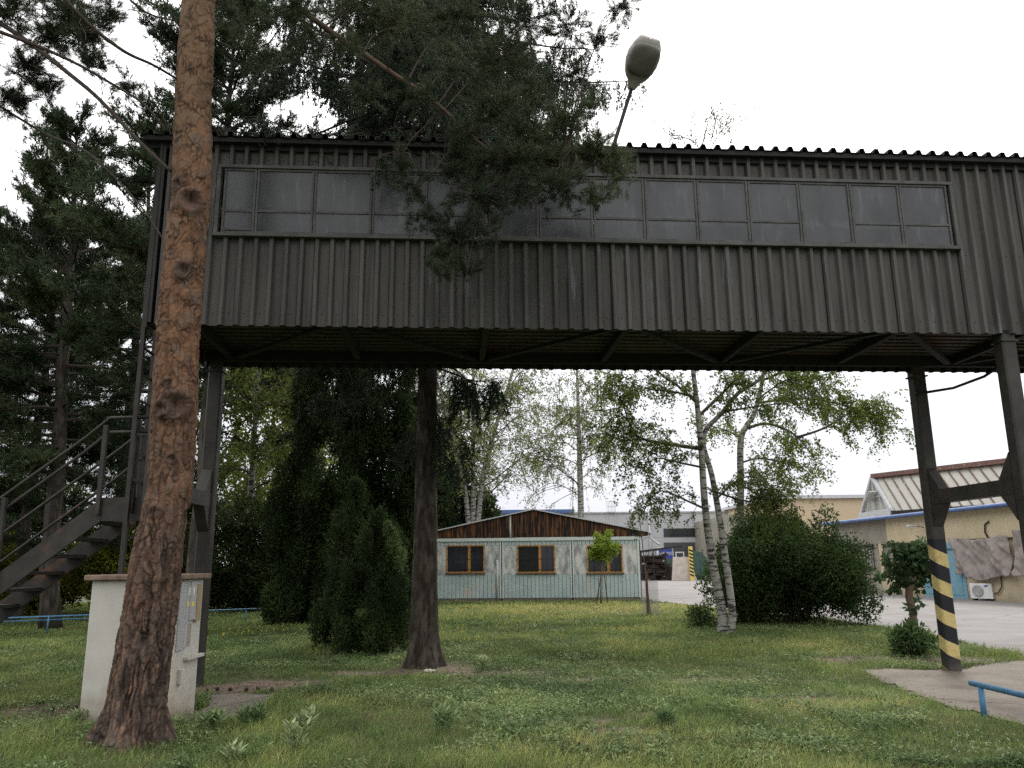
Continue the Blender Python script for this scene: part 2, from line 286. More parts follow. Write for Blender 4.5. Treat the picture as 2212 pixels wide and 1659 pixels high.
# ---- pine tufts
PINE = [(0.024, 0.040, 0.021), (0.042, 0.064, 0.030), (0.080, 0.108, 0.045)]
def tufts(cl, T, D, n, L, W, cols=PINE, spread=1.0, t=None):
    k = len(T); P = np.repeat(T, n, 0); Dn = np.repeat(D, n, 0)
    U = unit(Dn * 1.0 + rdir(k * n) * spread); P = P - Dn * (RNG.random((k * n, 1)) * L * 0.9)
    tt = np.repeat(clumpnoise(T, 1.3) if t is None else t, n) + RNG.normal(size=k * n) * .15
    cl.needle(P, U, L * (0.7 + 0.5 * RNG.random(k * n)), W, palette(k * n, cols, .2, tt))
def pine_tree(x, y, h, cr, zb, seed, nb, label, group, r0=0.24, needles=9, L=0.17, W=0.016, bark=m_bark_dark, lean=(0, 0), cols=PINE, twigs=9, per=3, sky=0, taperpow=0.6, stems=1):
    rs = random.Random(seed); root = empty('pine_tree', (x, y, 0), label=label, cat='tree', group=group)
    for st in range(stems):
        mb = MB(); n = 14; ox = 0 if st == 0 else 0.5
        tp = [Vector((lean[0] * i / n + ox * min(1, i / n * 3) * 1.6 + rs.gauss(0, .03), lean[1] * i / n + rs.gauss(0, .03), h * i / n)) for i in range(n + 1)]
        mb.tube(tp, [r0 * (1.25 if i == 0 else 1) * (1 - i / n) ** 0.75 + 0.02 for i in range(n + 1)], 12); mb.build('trunk', bark, root, smooth=True)
        br = MB() if st == 0 else br; T = [] if st == 0 else T; D = [] if st == 0 else D
        for b in range(nb // stems):
            u = (b + rs.random()) / (nb // stems); z = zb + (h - zb) * u ** 0.9; p, _ = pt_on(tp, z / h)
            az = rs.uniform(0, 2 * math.pi); l = cr * (1 - u ** 3.0 * 0.72) * rs.uniform(0.55, 1.1); up = lerp(-0.12, 0.75, u)
            d = Vector((math.cos(az), math.sin(az), up)); pl = polyline(p, d, l, 7, (0, 0, lerp(-0.15, 0.3, u)), 0.10, rs)
            br.tube(pl, taper(0.018 + l * 0.012, 0.006, 7), 5, cap=False)
            for k in range(int(twigs * (0.5 + l / cr))):
                t = rs.uniform(0.25, 1.0); q, dd = pt_on(pl, t); side = Vector((-dd.y, dd.x, 0)) * rs.choice((-1, 1))
                d2 = (dd * 0.8 + side * rs.uniform(.3, 1) + Vector((0, 0, rs.uniform(-.1, .55)))); tl = polyline(q, d2, rs.uniform(.3, .8) * l * .32, 3, (0, 0, .3), .15, rs)
                br.tube(tl, taper(0.008, 0.004, 3), 3, cap=False)
                for j in range(per):
                    e_, ed = pt_on(tl, 1 - j * 0.28 * rs.random()); T.append(e_ + Vector((rs.gauss(0, .09), rs.gauss(0, .09), rs.gauss(0, .06)))); D.append((ed + Vector((rs.gauss(0, .4), rs.gauss(0, .4), rs.gauss(.3, .3)))).normalized())
    br.build('branch', m_bark_twig, root, fix=False)
    cl = Cloud(); tufts(cl, np.array([tuple(v) for v in T]), np.array([tuple(v) for v in D]), needles, L, W, cols, 0.9); cl.build('crown', NEEDLE, root)
    return root
# ================================================================== GROUND
def gauss2(X, Y, cx, cy, sx, sy, a=0.0):
    dx, dy = X - cx, Y - cy; c, s_ = math.cos(a), math.sin(a); u = dx * c + dy * s_; v = -dx * s_ + dy * c
    return np.exp(-(u / sx) ** 2 - (v / sy) ** 2)
_t = RNG.random((64, 64))
def vnoise(X, Y, s, o=0.0):
    x = X * s + o + 100; y = Y * s + o * 1.7 + 100; xi = np.floor(x).astype(int); yi = np.floor(y).astype(int); fx = x - xi; fy = y - yi
    fx = fx * fx * (3 - 2 * fx); fy = fy * fy * (3 - 2 * fy); g = lambda a, b: _t[a % 64, b % 64]
    return (g(xi, yi) * (1 - fx) + g(xi + 1, yi) * fx) * (1 - fy) + (g(xi, yi + 1) * (1 - fx) + g(xi + 1, yi + 1) * fx) * fy
def fbm(X, Y, s, o=0.0): return (vnoise(X, Y, s, o) + 0.5 * vnoise(X, Y, s * 2.1, o + 5) + 0.25 * vnoise(X, Y, s * 4.3, o + 9)) / 1.75
def dirt(X, Y):
    d = np.zeros_like(X)
    for (px, py, sx, sy, am) in ((820, 1455, 1.0, .35, .75), (600, 1478, 1.0, .35, .85), (480, 1490, .8, .35, 1.2), (105, 1540, .8, .5, 1.2), (1060, 1455, .9, .35, .8), (1270, 1470, 1.4, .4, .6), (930, 1448, .8, .5, .9),
                                 (1900, 1425, 1.2, .5, .9), (2010, 1428, 1.0, .45, 1.0), (2190, 1405, .9, .35, .9), (1180, 1560, .8, .2, .5), (1350, 1580, .6, .2, .4), (1560, 1470, 1.3, .3, .6), (1700, 1510, .8, .25, .5), (1900, 1286, 4, 1.6, .8)):
        g = hz(px, py); d = np.maximum(d, am * gauss2(X, Y, g.x, g.y, sx, sy))
    return np.clip((d - 0.13 + (fbm(X, Y, 2.2) - 0.5) * 0.9) * 2.6, 0, 1)
def poly_inside(X, Y, poly):
    ins = np.zeros(X.shape, bool); n = len(poly)
    for i in range(n):
        x1, y1 = poly[i]; x2, y2 = poly[(i + 1) % n]
        c = ((y1 > Y) != (y2 > Y)) & (X < (x2 - x1) * (Y - y1) / ((y2 - y1) if y2 != y1 else 1e-9) + x1); ins ^= c
    return ins
def G(px, py): g = hz(px, py); return (g.x, g.y)
ROAD = [G(1410, 1299), G(1480, 1306), G(1525, 1314), G(1620, 1322), G(1720, 1331), G(1800, 1339), G(1866, 1350), G(1930, 1357), G(1990, 1365), G(2070, 1386), G(2140, 1402), G(2212, 1417), (15, 11.5), (45, 6), (60, 75), (10.5, 75), (8.5, 60), (6.0, 45), (5.95, 36)]
PAD = [G(1856, 1448), G(1930, 1446), G(2030, 1449), G(2100, 1442), G(2160, 1434), G(2212, 1428), (14, 11.2), (22, 6.0), (12, 2.0), (5.6, 7.4), G(2212, 1570), G(2127, 1545), G(2040, 1525), G(1960, 1497), G(1900, 1470)]
SLAB = [(-3.58, 8.9), (-3.58, 10.0), G(450, 1503), G(520, 1500), G(592, 1502), G(575, 1528), G(545, 1546), G(500, 1556), G(440, 1560)]
gx = np.concatenate([np.linspace(-600, -40, 12), np.linspace(-36, -12, 25), np.arange(-11.7, 12, .2), np.linspace(12.3, 36, 25), np.linspace(40, 600, 12)])
gy = np.concatenate([np.linspace(-300, 0, 10), np.arange(3, 18, .2), np.linspace(18.3, 45, 50), np.linspace(50, 900, 16)])
GX, GY = np.meshgrid(gx, gy, indexing='ij'); nx, ny = GX.shape
me = bpy.data.meshes.new('ground'); V = np.stack([GX, GY, np.zeros_like(GX)], -1).reshape(-1, 3)
idx = np.arange(nx * ny).reshape(nx, ny); Fq = np.stack([idx[:-1, :-1], idx[1:, :-1], idx[1:, 1:], idx[:-1, 1:]], -1).reshape(-1, 4)
me.from_pydata(V.tolist(), [], Fq.tolist())
at_ = me.attributes.new('dirt', 'FLOAT', 'POINT'); at_.data.foreach_set('value', dirt(V[:, 0], V[:, 1]).astype(np.float32))
mg = nmat("soil under grass", (0.035, 0.045, 0.018), (0.07, 0.085, 0.032), 1.5, 0.95, 0.5, 0.02, c3=(0.09, 0.075, 0.045), s3=3, t3=(.5, .7))
N_, L_ = mg.node_tree.nodes, mg.node_tree.links; b_ = N_['Principled BSDF']; src = b_.inputs['Base Color'].links[0].from_socket
a_ = N_.new("ShaderNodeAttribute"); a_.attribute_name = 'dirt'; mx_ = N_.new("ShaderNodeMix"); mx_.data_type = 'RGBA'
n_ = N_.new("ShaderNodeTexNoise"); n_.inputs['Scale'].default_value = 6; n_.inputs['Detail'].default_value = 8
r_ = N_.new("ShaderNodeValToRGB"); r_.color_ramp.elements[0].color = (0.075, 0.05, 0.037, 1); r_.color_ramp.elements[0].position = .35; r_.color_ramp.elements[1].color = (0.16, 0.115, 0.085, 1); r_.color_ramp.elements[1].position = .65
tcg = N_.new("ShaderNodeTexCoord"); L_.new(tcg.outputs['Object'], n_.inputs['Vector']); L_.new(n_.outputs['Fac'], r_.inputs[0])
L_.new(a_.outputs['Fac'], mx_.inputs[0]); L_.new(src, mx_.inputs[6]); L_.new(r_.outputs[0], mx_.inputs[7]); L_.new(mx_.outputs[2], b_.inputs['Base Color'])
me.materials.append(mg); tag(link(bpy.data.objects.new('ground', me)), kind='structure')
def cracks(m, sc, wdt, colr=(0.05, 0.042, 0.035)):
    N = m.node_tree.nodes; L = m.node_tree.links; b = N['Principled BSDF']; src = b.inputs['Base Color'].links[0].from_socket; c = N.new('ShaderNodeTexCoord'); n = N.new('ShaderNodeTexNoise'); n.inputs['Scale'].default_value = 1.5; n.inputs['Detail'].default_value = 6; L.new(c.outputs['Object'], n.inputs['Vector'])
    mx = N.new('ShaderNodeMix'); mx.data_type = 'RGBA'; mx.inputs[0].default_value = .25; L.new(c.outputs['Object'], mx.inputs[6]); L.new(n.outputs['Color'], mx.inputs[7]); v = N.new('ShaderNodeTexVoronoi'); v.feature = 'DISTANCE_TO_EDGE'; v.inputs['Scale'].default_value = sc; L.new(mx.outputs[2], v.inputs['Vector'])
    lt = N.new('ShaderNodeMapRange'); lt.inputs['From Min'].default_value = 0; lt.inputs['From Max'].default_value = wdt; lt.inputs['To Min'].default_value = .9; lt.inputs['To Max'].default_value = 0; L.new(v.outputs['Distance'], lt.inputs['Value']); m1 = N.new('ShaderNodeMix'); m1.data_type = 'RGBA'; L.new(lt.outputs[0], m1.inputs[0]); L.new(src, m1.inputs[6]); m1.inputs[7].default_value = (*colr, 1); L.new(m1.outputs[2], b.inputs['Base Color'])
cracks(m_concrete, .55, .010); cracks(m_road, .16, .004, (0.10, 0.088, 0.08))
def rough_poly(poly, amp, seed, step=0.25, maxy=40):
    rs = random.Random(seed); o = []
    for i in range(len(poly)):
        a = Vector((*poly[i], 0)); b = Vector((*poly[(i + 1) % len(poly)], 0)); n = max(1, int((b - a).length / step)) if max(a.y, b.y) < maxy and (b - a).length < 12 else 1
        for k in range(n): p = a.lerp(b, k / n); o.append((p.x + (rs.gauss(0, amp) if k else 0), p.y + (rs.gauss(0, amp) if k else 0)))
    return o
def sheet(name, poly, z, m):
    mb = MB(); n = len(poly); mb.v = [(x_, y_, z) for x_, y_ in poly]; mb.f = [list(range(n))]; o = mb.build(name, m); return tag(o, kind='structure')
sheet('road', rough_poly(ROAD, 0.09, 1), 0.006, m_road)
sheet('pavement', rough_poly(PAD, 0.07, 2, .14), 0.012, m_concrete)
sheet('path', rough_poly(SLAB, 0.02, 3, .15), 0.012, m_concrete)
# verge of soil along the yellow building
# ---- grass
def grassfield():
    cl = Cloud(); col_d = [(0.072, 0.115, 0.040), (0.15, 0.215, 0.068), (0.26, 0.315, 0.10), (0.42, 0.40, 0.155)]
    bands = [(6.3, 9.5, 2600, .075, .0045), (9.5, 14, 1500, .08, .006), (14, 20, 700, .085, .010), (20, 28, 300, .09, .017), (28, 38, 130, .09, .028)]
    for y0, y1, den, h, wd in bands:
        n = int(den * (y1 - y0) * 1.5 * (y0 + y1) / 2); Y = RNG.uniform(y0, y1, n); X = RNG.uniform(-.75, .75, n) * Y
        k = (RNG.random(n) > dirt(X, Y) * 0.93) & ~poly_inside(X, Y, ROAD) & ~poly_inside(X, Y, PAD) & ~poly_inside(X, Y, SLAB)
        k &= ~((X > -4.5) & (X < -3.6) & (Y > 8.9) & (Y < 9.7)) & ~((X > -4) & (X < 5.9) & (Y > 35.5)) & ~((X > 9.3) & (Y > 16))
        X, Y = X[k], Y[k]; n = len(X); d = fbm(X, Y, .55, 3); d2 = fbm(X, Y, 3.0, 8)
        hh = h * (1 - .45 * np.clip(dirt(X, Y) * 2, 0, 1)) * (0.45 + 1.1 * d) * RNG.uniform(.5, 1.4, n) * np.where(vnoise(X, Y, 1.3, 20) > .72, 1.5, 1)
        sun_tint = gauss2(X, Y, 3.5, 29, 8, 3.5) * .75 + gauss2(X, Y, 1.0, 7.7, 2.2, .6) * .45 + gauss2(X, Y, 3.4, 9.8, 1.6, .7) * .4 + gauss2(X, Y, 5.5, 16.5, 3, 1.4) * .35 + gauss2(X, Y, -2.5, 18.5, 3, 1.2) * .3  # sunlit stretches of lawn, painted into the blade colours
        t = 0.02 + 0.62 * d2 + 1.0 * (fbm(X, Y, .9, 44) - .5) + .5 * (d - .5) + sun_tint + RNG.normal(size=n) * .13
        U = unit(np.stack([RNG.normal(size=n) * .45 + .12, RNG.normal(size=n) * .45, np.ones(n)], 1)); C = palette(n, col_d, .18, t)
        dry = RNG.random(n) < 0.05 + 0.75 * np.clip(fbm(X, Y, 1.2, 33) - .5, 0, 1) * 2 * vnoise(X, Y, 4, 12); C[dry] = palette(dry.sum(), [(0.16, 0.125, 0.065), (0.26, 0.215, 0.12)], .15)
        P = np.stack([X, Y, np.full(n, -.005)], 1); S = unit(np.cross(U, rdir(n))); W = (wd * RNG.uniform(.7, 1.3, n))[:, None]; H = hh[:, None]
        bend = np.stack([RNG.normal(size=n) * .35 + .15, RNG.normal(size=n) * .35, np.full(n, -.15)], 1)
        mid = P + U * H * .55; tip = mid + unit(U + bend) * H * .5
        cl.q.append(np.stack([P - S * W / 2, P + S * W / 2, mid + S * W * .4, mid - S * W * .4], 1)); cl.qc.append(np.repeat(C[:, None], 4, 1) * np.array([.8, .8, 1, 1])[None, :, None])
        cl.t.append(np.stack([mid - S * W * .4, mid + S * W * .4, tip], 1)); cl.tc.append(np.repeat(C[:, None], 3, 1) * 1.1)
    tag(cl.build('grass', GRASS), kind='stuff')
    # broad-leaved ground cover in patches
    cl = Cloud(); n = 90000; Y = 6.8 + 22 * RNG.random(n) ** 1.7; X = RNG.uniform(-.72, .72, n) * Y
    pm = vnoise(X, Y, .8, 50) + .35 * vnoise(X, Y, 3, 60) + .5 * gauss2(X, Y, -.6, 10.6, 2.6, .8) + .35 * gauss2(X, Y, 2.5, 12, 3, 1.2) + .4 * gauss2(X, Y, -4.5, 18, 3, 3) - .25 * gauss2(X, Y, 2, 7.5, 3, 1)
    k = (pm + RNG.normal(size=n) * .13 > .80) & ~poly_inside(X, Y, ROAD) & ~poly_inside(X, Y, PAD) & ~poly_inside(X, Y, SLAB) & (RNG.random(n) > .7 * dirt(X, Y)) & ~((X > -4.55) & (X < -3.55) & (Y > 8.85) & (Y < 9.7))& ~((X > 9.3) & (Y > 16))
    X, Y = X[k], Y[k]; n = len(X); P0 = np.stack([X, Y, np.zeros(n)], 1); hgt = RNG.uniform(.02, .10, n)
    t = vnoise(X, Y, 2, 71) + RNG.normal(size=n) * .2
    for j in range(6):
        P = P0 + np.stack([RNG.normal(size=n) * .03, RNG.normal(size=n) * .03, hgt * RNG.uniform(.3, 1, n)], 1); U = unit(rdir(n) * [1, 1, .3] + [0, 0, .25])
        cl.leaf(P, U, unit(rdir(n) * .5 + [0, 0, 1]), RNG.uniform(.03, .065, n), RNG.uniform(.013, .026, n), palette(n, [(0.074, 0.115, 0.05), (0.15, 0.21, 0.088), (0.26, 0.32, 0.145)], .25, t))
    tag(cl.build('ground_cover', LEAF), kind='stuff')
    # dandelions and small white flowers
    cl = Cloud(); n = 520; Y = RNG.uniform(15, 34, n); X = -6 + RNG.uniform(0, 12, n) * (Y / 30) * 1.1 - 1.5; k = (vnoise(X, Y, .4, 90) > .45) & ~poly_inside(X, Y, ROAD); X, Y = X[k], Y[k]; n = len(X)
    P = np.stack([X, Y, RNG.uniform(.06, .12, n)], 1)
    for j in range(3): cl.leaf(P - np.array([.02, 0, 0]), unit(rdir(n) * .5 + [1, 0, 0]), unit(rdir(n) * .4 + [0, -.6, 1]), .034, .034, palette(n, [(0.5, .38, .03), (0.62, .52, .05)], .1))
    n = 900; Y = RNG.uniform(7, 10, n); X = RNG.uniform(2.5, 5.6, n); k = ~poly_inside(X, Y, PAD) & (vnoise(X, Y, 1.5, 95) > .4); X, Y = X[k], Y[k]; n = len(X)
    P = np.stack([X, Y, RNG.uniform(.04, .1, n)], 1); cl.leaf(P, unit(rdir(n) * .5 + [1, 0, 0]), unit(rdir(n) * .4 + [0, -.6, 1]), .012, .012, palette(n, [(0.4, .4, .33), (0.55, .55, .48)], .1))
    tag(cl.build('small_flowers', LEAF), kind='stuff')
    # dry leaves, needles and crumbs of bark on the soil and along the edges of the paving
    cl = Cloud(); n = 60000; Y = 7 + 9 * RNG.random(n) ** 1.3; X = RNG.uniform(-.7, .75, n) * Y; dd = dirt(X, Y); eps = .18
    inp = poly_inside(X, Y, PAD); edge = inp & ~(poly_inside(X - eps, Y, PAD) & poly_inside(X + eps, Y, PAD) & poly_inside(X, Y + eps, PAD) & poly_inside(X, Y - eps, PAD)); k = (RNG.random(n) < np.where(inp, np.where(edge, .5, .02), dd * .7 + .03))
    X, Y, inp = X[k], Y[k], inp[k]; n = len(X); P = np.stack([X, Y, np.where(inp, .016, .006) + RNG.random(n) * .01], 1)
    cl.leaf(P, unit(rdir(n) * [1, 1, .15]), unit(rdir(n) * .4 + [0, 0, 1]), RNG.uniform(.012, .05, n), RNG.uniform(.004, .018, n), palette(n, [(0.035, 0.025, 0.018), (0.10, 0.07, 0.045), (0.2, .15, .1)], .25)); tag(cl.build('dry_litter', LEAF), kind='stuff')
grassfield()
# ================================================================== FOOTBRIDGE
BA = math.atan2(10.28 - 9.52, 6.80 + 3.83)
BR = empty('covered_footbridge', (-4.4, 9.48, 0), BA, label='raised corrugated steel footbridge with a long window band, carried on steel posts', cat='footbridge')
BL, BWD = 21.0, 2.15; Z0, Z1 = 4.503, 6.93
bx = Vector((math.cos(BA), math.sin(BA), 0)); byv = Vector((-math.sin(BA), math.cos(BA), 0)); B0 = Vector((-4.4, 9.48, 0))
def on_front(px, py, d=0.0):
    a, f, u = ray(px, py); o = B0 + byv * d; t = o.dot(byv) / (a * byv.x + f * byv.y); p = Vector((a, f, 0)) * t
    return ((p - o).dot(bx), EYE + u * t)
def corr(mb, x0, x1, z0, z1, y, ysgn, pitch=0.19, d=0.055, top=0.042, base=0.086, phase=0.0):
    xs = []; k = math.floor((x0 - phase) / pitch)
    x_ = k * pitch + phase
    while x_ < x1 + pitch:
        for dx, h in ((0, 0), (0.022, d), (top + 0.022, d), (base, 0)): xs.append((x_ + dx, h))
        x_ += pitch
    def hv(x__):
        for (a, ha), (b, hb) in zip(xs, xs[1:]):
            if a <= x__ <= b: return ha + (hb - ha) * ((x__ - a) / (b - a) if b > a else 0)
        return 0
    pr = [(x0, hv(x0))] + [q for q in xs if x0 < q[0] < x1] + [(x1, hv(x1))]; n = len(mb.v)
    for x__, h in pr: mb.v += [(x__, y + ysgn * h, z0), (x__, y + ysgn * h, z1)]
    for i in range(len(pr) - 1): mb.f.append([n + 2 * i, n + 2 * i + 2, n + 2 * i + 3, n + 2 * i + 1])
    return mb
wx0, wx1, wz0, wz1 = 0.70, 10.42, 5.70, 6.60
mb = MB(); corr(mb, 0, BL, Z0, wz0, 0, -1); corr(mb, 0, wx0, wz0, Z1, 0, -1); corr(mb, wx1, BL, wz0, Z1, 0, -1); corr(mb, wx0, wx1, wz1, Z1, 0, -1)
mb.build('front_wall', m_wallmetal, BR, solid=0.004, fix=False)
mb = MB(); corr(mb, 0, BL, Z0, wz0, BWD, 1); corr(mb, 0, wx0, wz0, Z1, BWD, 1); corr(mb, wx1, BL, wz0, Z1, BWD, 1); corr(mb, wx0, wx1, wz1, Z1, BWD, 1)
mb.build('rear_wall', m_dark, BR, solid=0.004, fix=False)
mb = MB(); mb.box(-0.06, -0.02, -0.06, BWD + .06, Z0 + .02, Z1); mb.box(-0.09, -0.061, -0.07, 0.03, Z0 - .05, Z1 + .05); mb.build('end_wall', m_dark, BR)
# rows of screws along the bottom of the front wall are a pattern of the sheet
# roof with ribs across the bridge, sloping gently back
mb = MB(); pr = []; x_ = -0.32; RP = 0.2
while x_ < BL + .1:
    for dx, h in ((0, 0), (.075, 0), (.095, .062), (.145, .062), (.165, 0)): pr.append((x_ + dx, h))
    x_ += RP
n = 0
for x__, h in pr: mb.v += [(x__, -0.16, 7.0 + h), (x__, BWD + .16, 7.10 + h)]
for i in range(len(pr) - 1): mb.f.append([2 * i, 2 * i + 2, 2 * i + 3, 2 * i + 1])
mb.build('roof', m_black, BR, solid=0.006, fix=False)
MB().box(-0.30, BL, -0.135, -0.045, 6.93, 6.992).box(-.3, BL, -.05, -.042, 6.86, 6.925).build('eaves_rail', m_black, BR)
# underside
mb = MB(); ny_ = 22
for i in range(ny_):
    y0 = 0.06 + i * (BWD - .12) / ny_; h = 0.03 if i % 2 else 0.0; mb.box(0, BL, y0, y0 + (BWD - .12) / ny_ - .004, 4.74 - h, 4.78)
mb.build('floor', m_under, BR)
mb = MB()
for y_ in (0.12, BWD - .12): mb.box(0.02, BL, y_ - .05, y_ + .05, 4.56, 4.70)
k = 0; xx = 0.4
while xx < BL - .5:
    mb.bar((xx, .17, 4.64), (xx, BWD - .17, 4.64), .08, .12)
    a, b = (.2, BWD - .2) if k % 2 else (BWD - .2, .2); mb.bar((xx + .1, a, 4.60), (xx + 1.75, b, 4.60), .09, .05); xx += 1.85; k += 1
mb.build('floor_beam', m_black, BR)
for y_ in (0.10, BWD - .10):
    mb = MB(); xx = 0.6; k = 0
    while xx < 19:
        mb.bar((xx, y_, 4.8), (xx, y_, 6.9), .06, .06)
        a, b = (4.85, 6.85) if k % 2 else (6.85, 4.85); mb.bar((xx, y_ , a), (xx + 1.85, y_, b), .05, .05); xx += 1.85; k += 1
    mb.box(.6, xx, y_ - .02, y_ + .02, 4.8, 4.84).build('truss', m_frame, BR)
# window band: outer surround and 14 windows with glass
def wx(px): return on_front(px, 470 - (1106 - px) * 0.02)[0]
muls = [485, 560, 683, 807, 925, 1045, 1162, 1277, 1388, 1500, 1610, 1720, 1828, 1935, 2045]
mx_pos = [on_front(p, 352 + (p - 485) * 0.0355 + 5)[0] for p in muls]; mx_pos[0] = wx0 + .035; mx_pos[-1] = wx1 - .035
mb = MB(); mb.box(wx0 - .05, wx1 + .05, -.085, -.03, wz1 - .005, wz1 + .04).box(wx0 - .05, wx1 + .05, -.10, -.03, wz0 - .045, wz0)
mb.box(wx0 - .05, wx0 + .0, -.085, -.03, wz0 + .001, wz1 - .006).box(wx1, wx1 + .05, -.085, -.03, wz0 + .001, wz1 - .006); mb.build('window_surround', m_frame, BR, bevel=0.004)
for i in range(14):
    a, b = mx_pos[i] + .004, mx_pos[i + 1] - .004; f = MB(); zt, zb_ = wz1 - .008, wz0 + .004; zm = zb_ + (zt - zb_) * .345
    f.box(a, a + .028, -.068, -.03, zb_, zt).box(b - .028, b, -.068, -.03, zb_, zt).box(a + .028, b - .028, -.066, -.032, zb_, zb_ + .03).box(a + .028, b - .028, -.066, -.032, zt - .03, zt)
    if i != 11 and i != 5: f.box(a + .028, b - .028, -.064, -.034, zm - .016, zm + .016)
    if i == 0: f.box(a + .029, b - .029, -.075, -.067, zb_ + .035, zb_ + .06)
    fo = f.build('window', m_frame, BR, bevel=0.002)
    MB().box(a + .02, b - .02, -.052, -.047, zb_ + .02, zt - .02).build('pane', m_pane, fo)
rw = MB()
for i in range(15): rw.box(mx_pos[i] - .02, mx_pos[i] + .02, BWD, BWD + .04, wz0, wz1)
rw.box(wx0, wx1, BWD, BWD + .04, wz0 + .3, wz0 + .33); rw.build('rear_window_frame', m_dark, BR)
MB().box(wx0, wx1, BWD + .045, BWD + .05, wz0 + .001, wz1 - .001).build('rear_glass', m_pane2, BR)
# posts with cross bars
def stripemat():
    m = nmat("striped post paint", (0.035, 0.032, 0.028), (0.06, 0.055, 0.047), 4, 0.6, 0.15, .003); N = m.node_tree.nodes; L = m.node_tree.links; b = N['Principled BSDF']; src = b.inputs['Base Color'].links[0].from_socket
    c = N.new("ShaderNodeTexCoord"); s = N.new("ShaderNodeSeparateXYZ"); L.new(c.outputs['Object'], s.inputs[0])
    def mth(op, a, b2=None, c2=None):
        n = N.new("ShaderNodeMath"); n.operation = op
        for i, q in enumerate((a, b2, c2)):
            if q is None: continue
            if isinstance(q, (int, float)): n.inputs[i].default_value = q
            else: L.new(q, n.inputs[i])
        return n.outputs[0]
    d = mth('SUBTRACT', s.outputs['X'], s.outputs['Y']); z = mth('MULTIPLY_ADD', d, 0.42, s.outputs['Z'])
    ph = mth('FRACT', mth('MULTIPLY_ADD', z, 1 / 0.435, -0.02)); yl = mth('GREATER_THAN', ph, 0.53)
    nn = N.new("ShaderNodeTexNoise"); nn.inputs['Scale'].default_value = 9; nn.inputs['Detail'].default_value = 6; L.new(c.outputs['Object'], nn.inputs['Vector'])
    ry = N.new("ShaderNodeValToRGB"); ry.color_ramp.elements[0].position = .3; ry.color_ramp.elements[0].color = (0.42, 0.33, 0.13, 1); ry.color_ramp.elements[1].position = .5; ry.color_ramp.elements[1].color = (0.56, 0.45, 0.19, 1); L.new(nn.outputs['Fac'], ry.inputs[0])
    m1 = N.new("ShaderNodeMix"); m1.data_type = 'RGBA'; L.new(yl, m1.inputs[0]); m1.inputs[6].default_value = (0.014, 0.015, 0.018, 1); L.new(ry.outputs[0], m1.inputs[7])
    m2 = N.new("ShaderNodeMix"); m2.data_type = 'RGBA'; L.new(mth('LESS_THAN', s.outputs['Z'], 1.9), m2.inputs[0]); L.new(src, m2.inputs[6]); L.new(m1.outputs[2], m2.inputs[7]); L.new(m2.outputs[2], b.inputs['Base Color']); return m
m_stripe = stripemat()
def post(x, y, m, z1=4.56):
    mb = MB(); w_ = .10; mb.prism([(-w_, -w_ + .02), (-w_ + .02, -w_), (w_ - .02, -w_), (w_, -w_ + .02), (w_, w_ - .02), (w_ - .02, w_), (-w_ + .02, w_), (-w_, w_ - .02)], (0, 0, 0), (1, 0, 0), (0, 1, 0), (0, 0, z1)).box(-.12, .12, -.12, .12, z1 - .15, z1 - .13)
    o = mb.build('post', m, BR); o.location = (x, y, 0); return o
def crossbar(x, y0, y1):
    mb = MB(); a, b = y0 + .102, y1 - .102; mb.box(x - .08, x + .08, a, b, 2.42, 2.62)
    for yy, s_ in ((a, 1), (b, -1)):
        for zz, q in ((2.42, -1), (2.62, 1)): mb.prism([(0, 0), (s_ * .26, 0), (0, q * .34)], (x - .075, yy, zz + q * 0.0005), (0, 1, 0), (0, 0, 1), (.15, 0, 0))
    mb.build('crossbar', m_post, BR)
sx0 = on_front(2190, 900)[0]
PX1 = (Vector(gnd_) - B0).dot(bx) if False else (Vector((6.41, 12.42, 0)) - B0).dot(bx)
yR = (Vector((6.41, 12.42, 0)) - B0).dot(byv)
post(PX1, yR, m_stripe); post(PX1 + .02, .10, m_post); crossbar(PX1, .10, yR)
xl = (at(427, 950, 11.7) - B0).dot(bx)
post(.16, yR, m_post); post(.14, .10, m_post); crossbar(.15, .10, yR)
post(19.5, yR, m_post); post(19.5, .10, m_post); crossbar(19.5, .10, yR)
MB().tube([(PX1 - .12, yR - .12, 4.12), (PX1 + .5, yR - .13, 4.22), (PX1 + .95, yR - .25, 4.38), (PX1 + 1.3, yR - .3, 4.6)], .022, 8).build('conduit', m_dark, BR, smooth=True)
# ---- vertical ladder at the bridge end
LD = empty('wall_ladder', tuple(B0 + bx * -0.17 + byv * 0.15), BA, label='dark steel ladder running up the left end of the footbridge beside the big pine trunk', cat='ladder')
MB().box(-.025, .025, -.03, .03, 0, 7.0).build('stile', m_stair, LD); MB().box(-.025, .025, .37, .43, 0, 7.0).build('stile', m_stair, LD)
for i in range(20): MB().bar((0, .032, .3 + i * .33), (0, .368, .3 + i * .33), .022, .022).build('rung', m_dark, LD)
for i in range(5): MB().box(.026, .19, -.01, .02, 2.6 + i * .55, 2.63 + i * .55).build('bracket', m_dark, LD)
